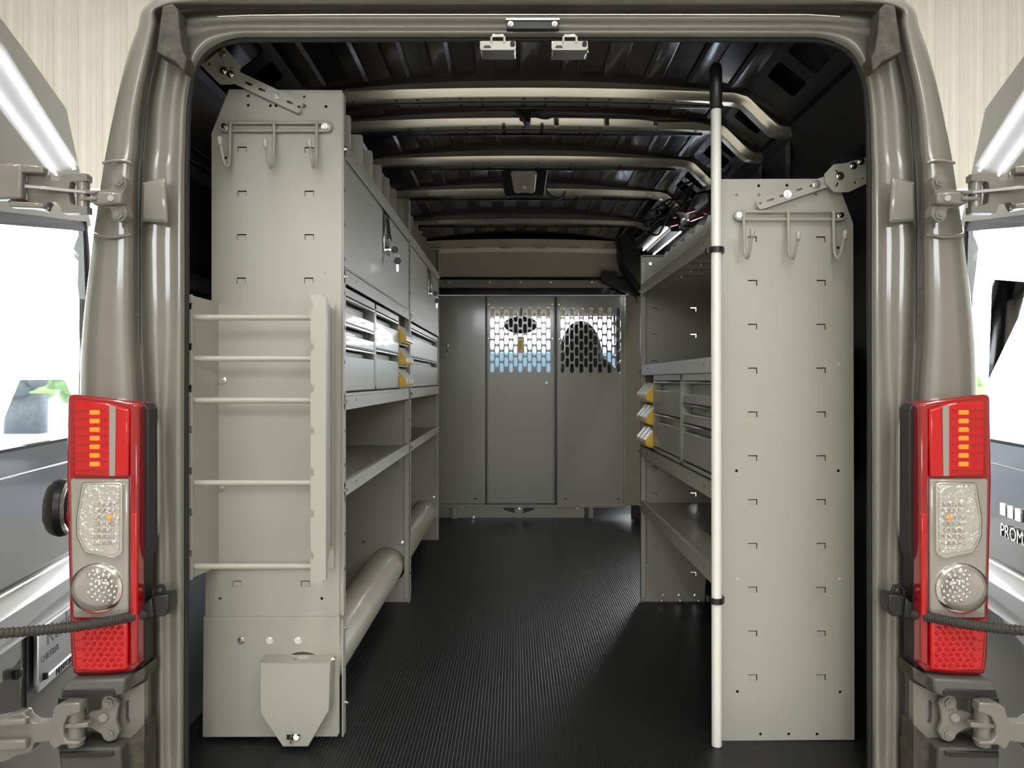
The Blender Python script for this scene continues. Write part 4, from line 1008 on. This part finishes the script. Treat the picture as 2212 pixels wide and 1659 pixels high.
# right cheek: slanted web plus notched flange
xr=-.470
MB().hexa([(xr,DF,1.19),(xr,DF,.485),(-.496,2.083,.53),(-.496,2.083,1.175)],[(xr-.004,DF,1.19),(xr-.004,DF,.485),(-.500,2.083,.53),(-.500,2.083,1.175)]).build('side_plate','grey',rk)
fl=[(xr,1.190),(xr,.482),(xr-.030,.482)]
zn=[CZ+(VY-y)*DF/F for y in (655,745,834,925,1014,1104,1193)]
for z in zn[::-1]: fl+=[(xr-.030,z-.015),(xr-.022,z-.015),(xr-.022,z+.001),(xr-.030,z+.004)]
fl+=[(xr-.030,1.190)]
MB().plate(fl,[],(0,DF-.003,0),(1,0,0),(0,0,1),(0,1,0),.003).build('front_flange','grey',rk)
MB().box((xr-.001,DF-.003,.49),(xr+.008,DF+.012,1.185)).build('flange_return','grey',rk,bevel=.001)
for z in rodz: MB().cyl((XL-.002,DF+.018,z),(xr-.004,DF+.018,z),.0075,18).build('rod','grey',rk,smooth=True)

# white pole with black grip, clipped beside the right end panel
po=thing('pole','white pole with black foam grip standing beside the right end panel','pole',(.541,2.058,0))
MB().cyl((.5405,2.058,.0),(.5385,2.058,1.705),.0135,24).build('shaft','white',po,smooth=True,bevel=.003)
g=MB(); g.tube([(.5385,2.058,1.705),(.5385,2.058,1.707),(.5383,2.058,1.812),(.5383,2.058,1.824),(.5383,2.058,1.829)],[.0145,.0165,.0165,.013,.006],24); g.build('grip','black',po,smooth='all')
for y in (540,1297):
    z=CZ+(VY-y)*2.058/F
    b=MB()
    n=20
    ring=lambda r,zz:[Vector((.540+r*math.cos(a),2.058+r*math.sin(a),zz)) for a in [math.radians(60+300*k/n) for k in range(n+1)]]
    for zz0,zz1 in ((z-.008,z+.008),):
        o0,o1,i0,i1=ring(.0175,zz0),ring(.0175,zz1),ring(.0142,zz0),ring(.0142,zz1)
        for k in range(n): b.hexa([o0[k],o0[k+1],i0[k+1],i0[k]],[o1[k],o1[k+1],i1[k+1],i1[k]])
    b.box((.548,2.060,z-.008),(.562,2.092,z+.008)); b.box((.516,2.066,z-.006),(.522,2.086,z+.008))
    b.build('pole_clip','black',U3,smooth=True)

# dome lamp, wiring, working light
dl=thing('dome_lamp','square black ceiling lamp with frosted lens at the middle of the van roof','lamp',(.03,3.6,1.88))
def tp(x,y,D): return P(x,y,D)
b=MB(); b.hexa([P(1078,352,3.40),P(1186,352,3.40),P(1176,425,3.40+.20),P(1090,425,3.40+.20)],[P(1078,352,3.40)+Vector((0,.02,.03)),P(1186,352,3.40)+Vector((0,.02,.03)),P(1176,425,3.6)+Vector((0,.05,.10)),P(1090,425,3.6)+Vector((0,.05,.10))])
b.build('housing','black',dl,bevel=.006)
def lerp_face(u,v,off):
    A=P(1078,352,3.40);B_=P(1186,352,3.40);Cc=P(1176,425,3.6);Dd=P(1090,425,3.6)
    p=(A.lerp(B_,u)).lerp(Dd.lerp(Cc,u),v); n=(B_-A).cross(Dd-A).normalized(); 
    if n.y>0: n=-n
    return p+n*off
rp=rounded([(.2,.20),(.78,.20),(.76,.86),(.24,.86)],.09,4)
ln=MB().hexa([lerp_face(u,v,.001) for u,v in rp],[lerp_face(.5+(u-.5)*.92,.53+(v-.53)*.92,.014) for u,v in rp]).build('frosted_lens','lens_grey',dl,bevel=.004,smooth=True)
for k in range(9):
    v=.28+k*.055; MB().hexa([lerp_face(.36,v,.0135),lerp_face(.64,v,.0135),lerp_face(.64,v+.018,.0135),lerp_face(.36,v+.018,.0135)],[lerp_face(.36,v,.0155),lerp_face(.64,v,.0155),lerp_face(.64,v+.018,.0155),lerp_face(.36,v+.018,.0155)]).build('lens_ridge','lens_grey',ln)
q=lerp_face(.5,.62,.016); MB().ball(q,.010,.006,.010,14,8).build('bulb_spot','label',ln,smooth='all')
MB().hexa([lerp_face(.38,.80,.015),lerp_face(.62,.80,.015),lerp_face(.62,.83,.015),lerp_face(.38,.83,.015)],[lerp_face(.38,.80,.017),lerp_face(.62,.80,.017),lerp_face(.62,.83,.017),lerp_face(.38,.83,.017)]).build('switch','black',ln)
MB().tube(crom([P(1178,408,3.6),P(1190,423,3.62),P(1205,430,3.64),P(1217,424,3.68),P(1221,414,3.75)],5),.004,8).build('lamp_cable','black',dl,smooth='all')
# bow-mounted sensor with loom
wh=thing('wiring_harness','black sensor box and taped cable along the second roof bow','wiring',(.05,2.85,1.87))
MB().ppoly(rounded([(1121,232),(1148,232),(1146,264),(1134,264),(1130,252),(1122,250)],3),2.80,2.86).build('sensor_box','black',wh,bevel=.003)
MB().ppoly([(1112,236),(1160,236),(1158,243),(1114,243)],2.81,2.85).build('sensor_bracket','black',wh,bevel=.002)
pth=crom([P(1150,248,2.84),P(1165,254,2.845),P(1182,256,2.845),P(1200,251,2.845),P(1240,253,2.845),P(1300,252,2.845),P(1380,256,2.845),P(1430,262,2.845),P(1500,262,2.845),P(1535,268,2.85)],6)
MB().tube(pth,.004,8).build('cable','black',wh,smooth='all')
for x in (1202,1311,1416): MB().ppoly([(x-5,256),(x+5,256),(x+5,272),(x-5,272)],2.845,2.86).build('cable_clip','zinc',wh,bevel=.001)
for x in (1088,1171): MB().cyl(P(x,269,2.87),P(x,269,2.88)+Vector((0,0,-.02)),.006,10).build('stud','black',wh)
# loose loom and electrical stuff above the sliding door
lm=thing('cable_loom','tangled black cables with red plastic clips above the right shelving','wiring',(.80,3.9,1.72))
rnd=random.Random(7)
for k in range(7):
    a=Vector((.74+rnd.random()*.1,3.2+rnd.random()*.3,1.78+rnd.random()*.06)); pts=[a]
    for j in range(7): pts.append(pts[-1]+Vector((rnd.uniform(-.035,.035),.12+rnd.uniform(-.03,.05),rnd.uniform(-.045,.04))))
    MB().tube(crom(pts,5),.0045+.002*rnd.random(),8).build('cable','fabric',lm,smooth='all')
for (x,y,w_,h_,D,an) in ((1493,455,20,5,3.5,-.3),(1506,469,30,6,3.45,-.35),(1457,483,18,7,3.8,-.25),(1459,466,7,6,3.8,0),(1526,457,8,7,3.4,.3)):
    c=P(x,y,D); s_=D/F; u=Vector((math.cos(an),0,-math.sin(an))); v=Vector((math.sin(an),0,math.cos(an)))
    r_=[c+u*w_/2*s_*i+v*h_/2*s_*j for i,j in ((-1,-1),(1,-1),(1,1),(-1,1))]
    MB().hexa(r_,[p+Vector((0,.03,0)) for p in r_]).build('red_clip','redclip',lm,bevel=.002)
for (x,y,D,r1) in ((1432,470,4.2,.02),(1395,445,4.3,.03)):
    c=P(x,y,D); MB().ball(c,r1*1.5,r1,r1*.6,14,8).build('connector','black',lm,smooth='all')
wl=thing('strip_light','black framed light bar with bright white tubes above the right side doorway','lamp',(.85,4.5,1.74))
A=P(1402,546,4.75); B_=P(1456,499,4.0)
def bar(A,B_,w_,h_,name,m,par,dx=0,dz=0):
    o=Vector((dx,0,dz)); r=lambda p:[p+o+Vector((-w_,0,-h_)),p+o+Vector((w_,0,-h_)),p+o+Vector((w_,0,h_)),p+o+Vector((-w_,0,h_))]
    return MB().hexa(r(A),r(B_)).build(name,m,par,bevel=.002)
bar(A,B_,.055,.03,'housing','black',wl,-.02,.055)
bar(A,B_,.005,.0045,'light_tube','led',wl,-.035,.016)
bar(A.lerp(B_,-.05),B_,.004,.004,'light_tube','led',wl,.035,-.004)
bar(A,B_,.022,.014,'divider_bar','black',wl,.004,.012)
# front right corner: black structure beside the headliner
b=MB()
b.hexa([P(1326,482,5.2),P(1352,470,5.2),P(1385,520,5.2),P(1400,600,5.2),(P(1400,640,5.2)),P(1375,615,5.2),P(1345,575,5.2)],[P(1326,482,5.2)+Vector((0,.2,0)),P(1352,470,5.2)+Vector((0,.2,0)),P(1385,520,5.2)+Vector((0,.2,0)),P(1400,600,5.2)+Vector((0,.2,0)),P(1400,640,5.2)+Vector((0,.2,0)),P(1375,615,5.2)+Vector((0,.2,0)),P(1345,575,5.2)+Vector((0,.2,0))])
b.build('corner_structure','black',van,bevel=.02)
MB().tube(crom([P(1330,480,5.0),P(1360,478,4.9),P(1390,490,4.7),P(1408,505,4.6)],5),.018,10).build('air_duct','blackroof',van,smooth='all')
MB().ppoly([(1378,606),(1330,600),(1335,588),(1300,585),(1300,610),(1372,640),(1378,665),(1384,665),(1384,606)],5.40,5.44).build('wall_bracket','blackwall',van)
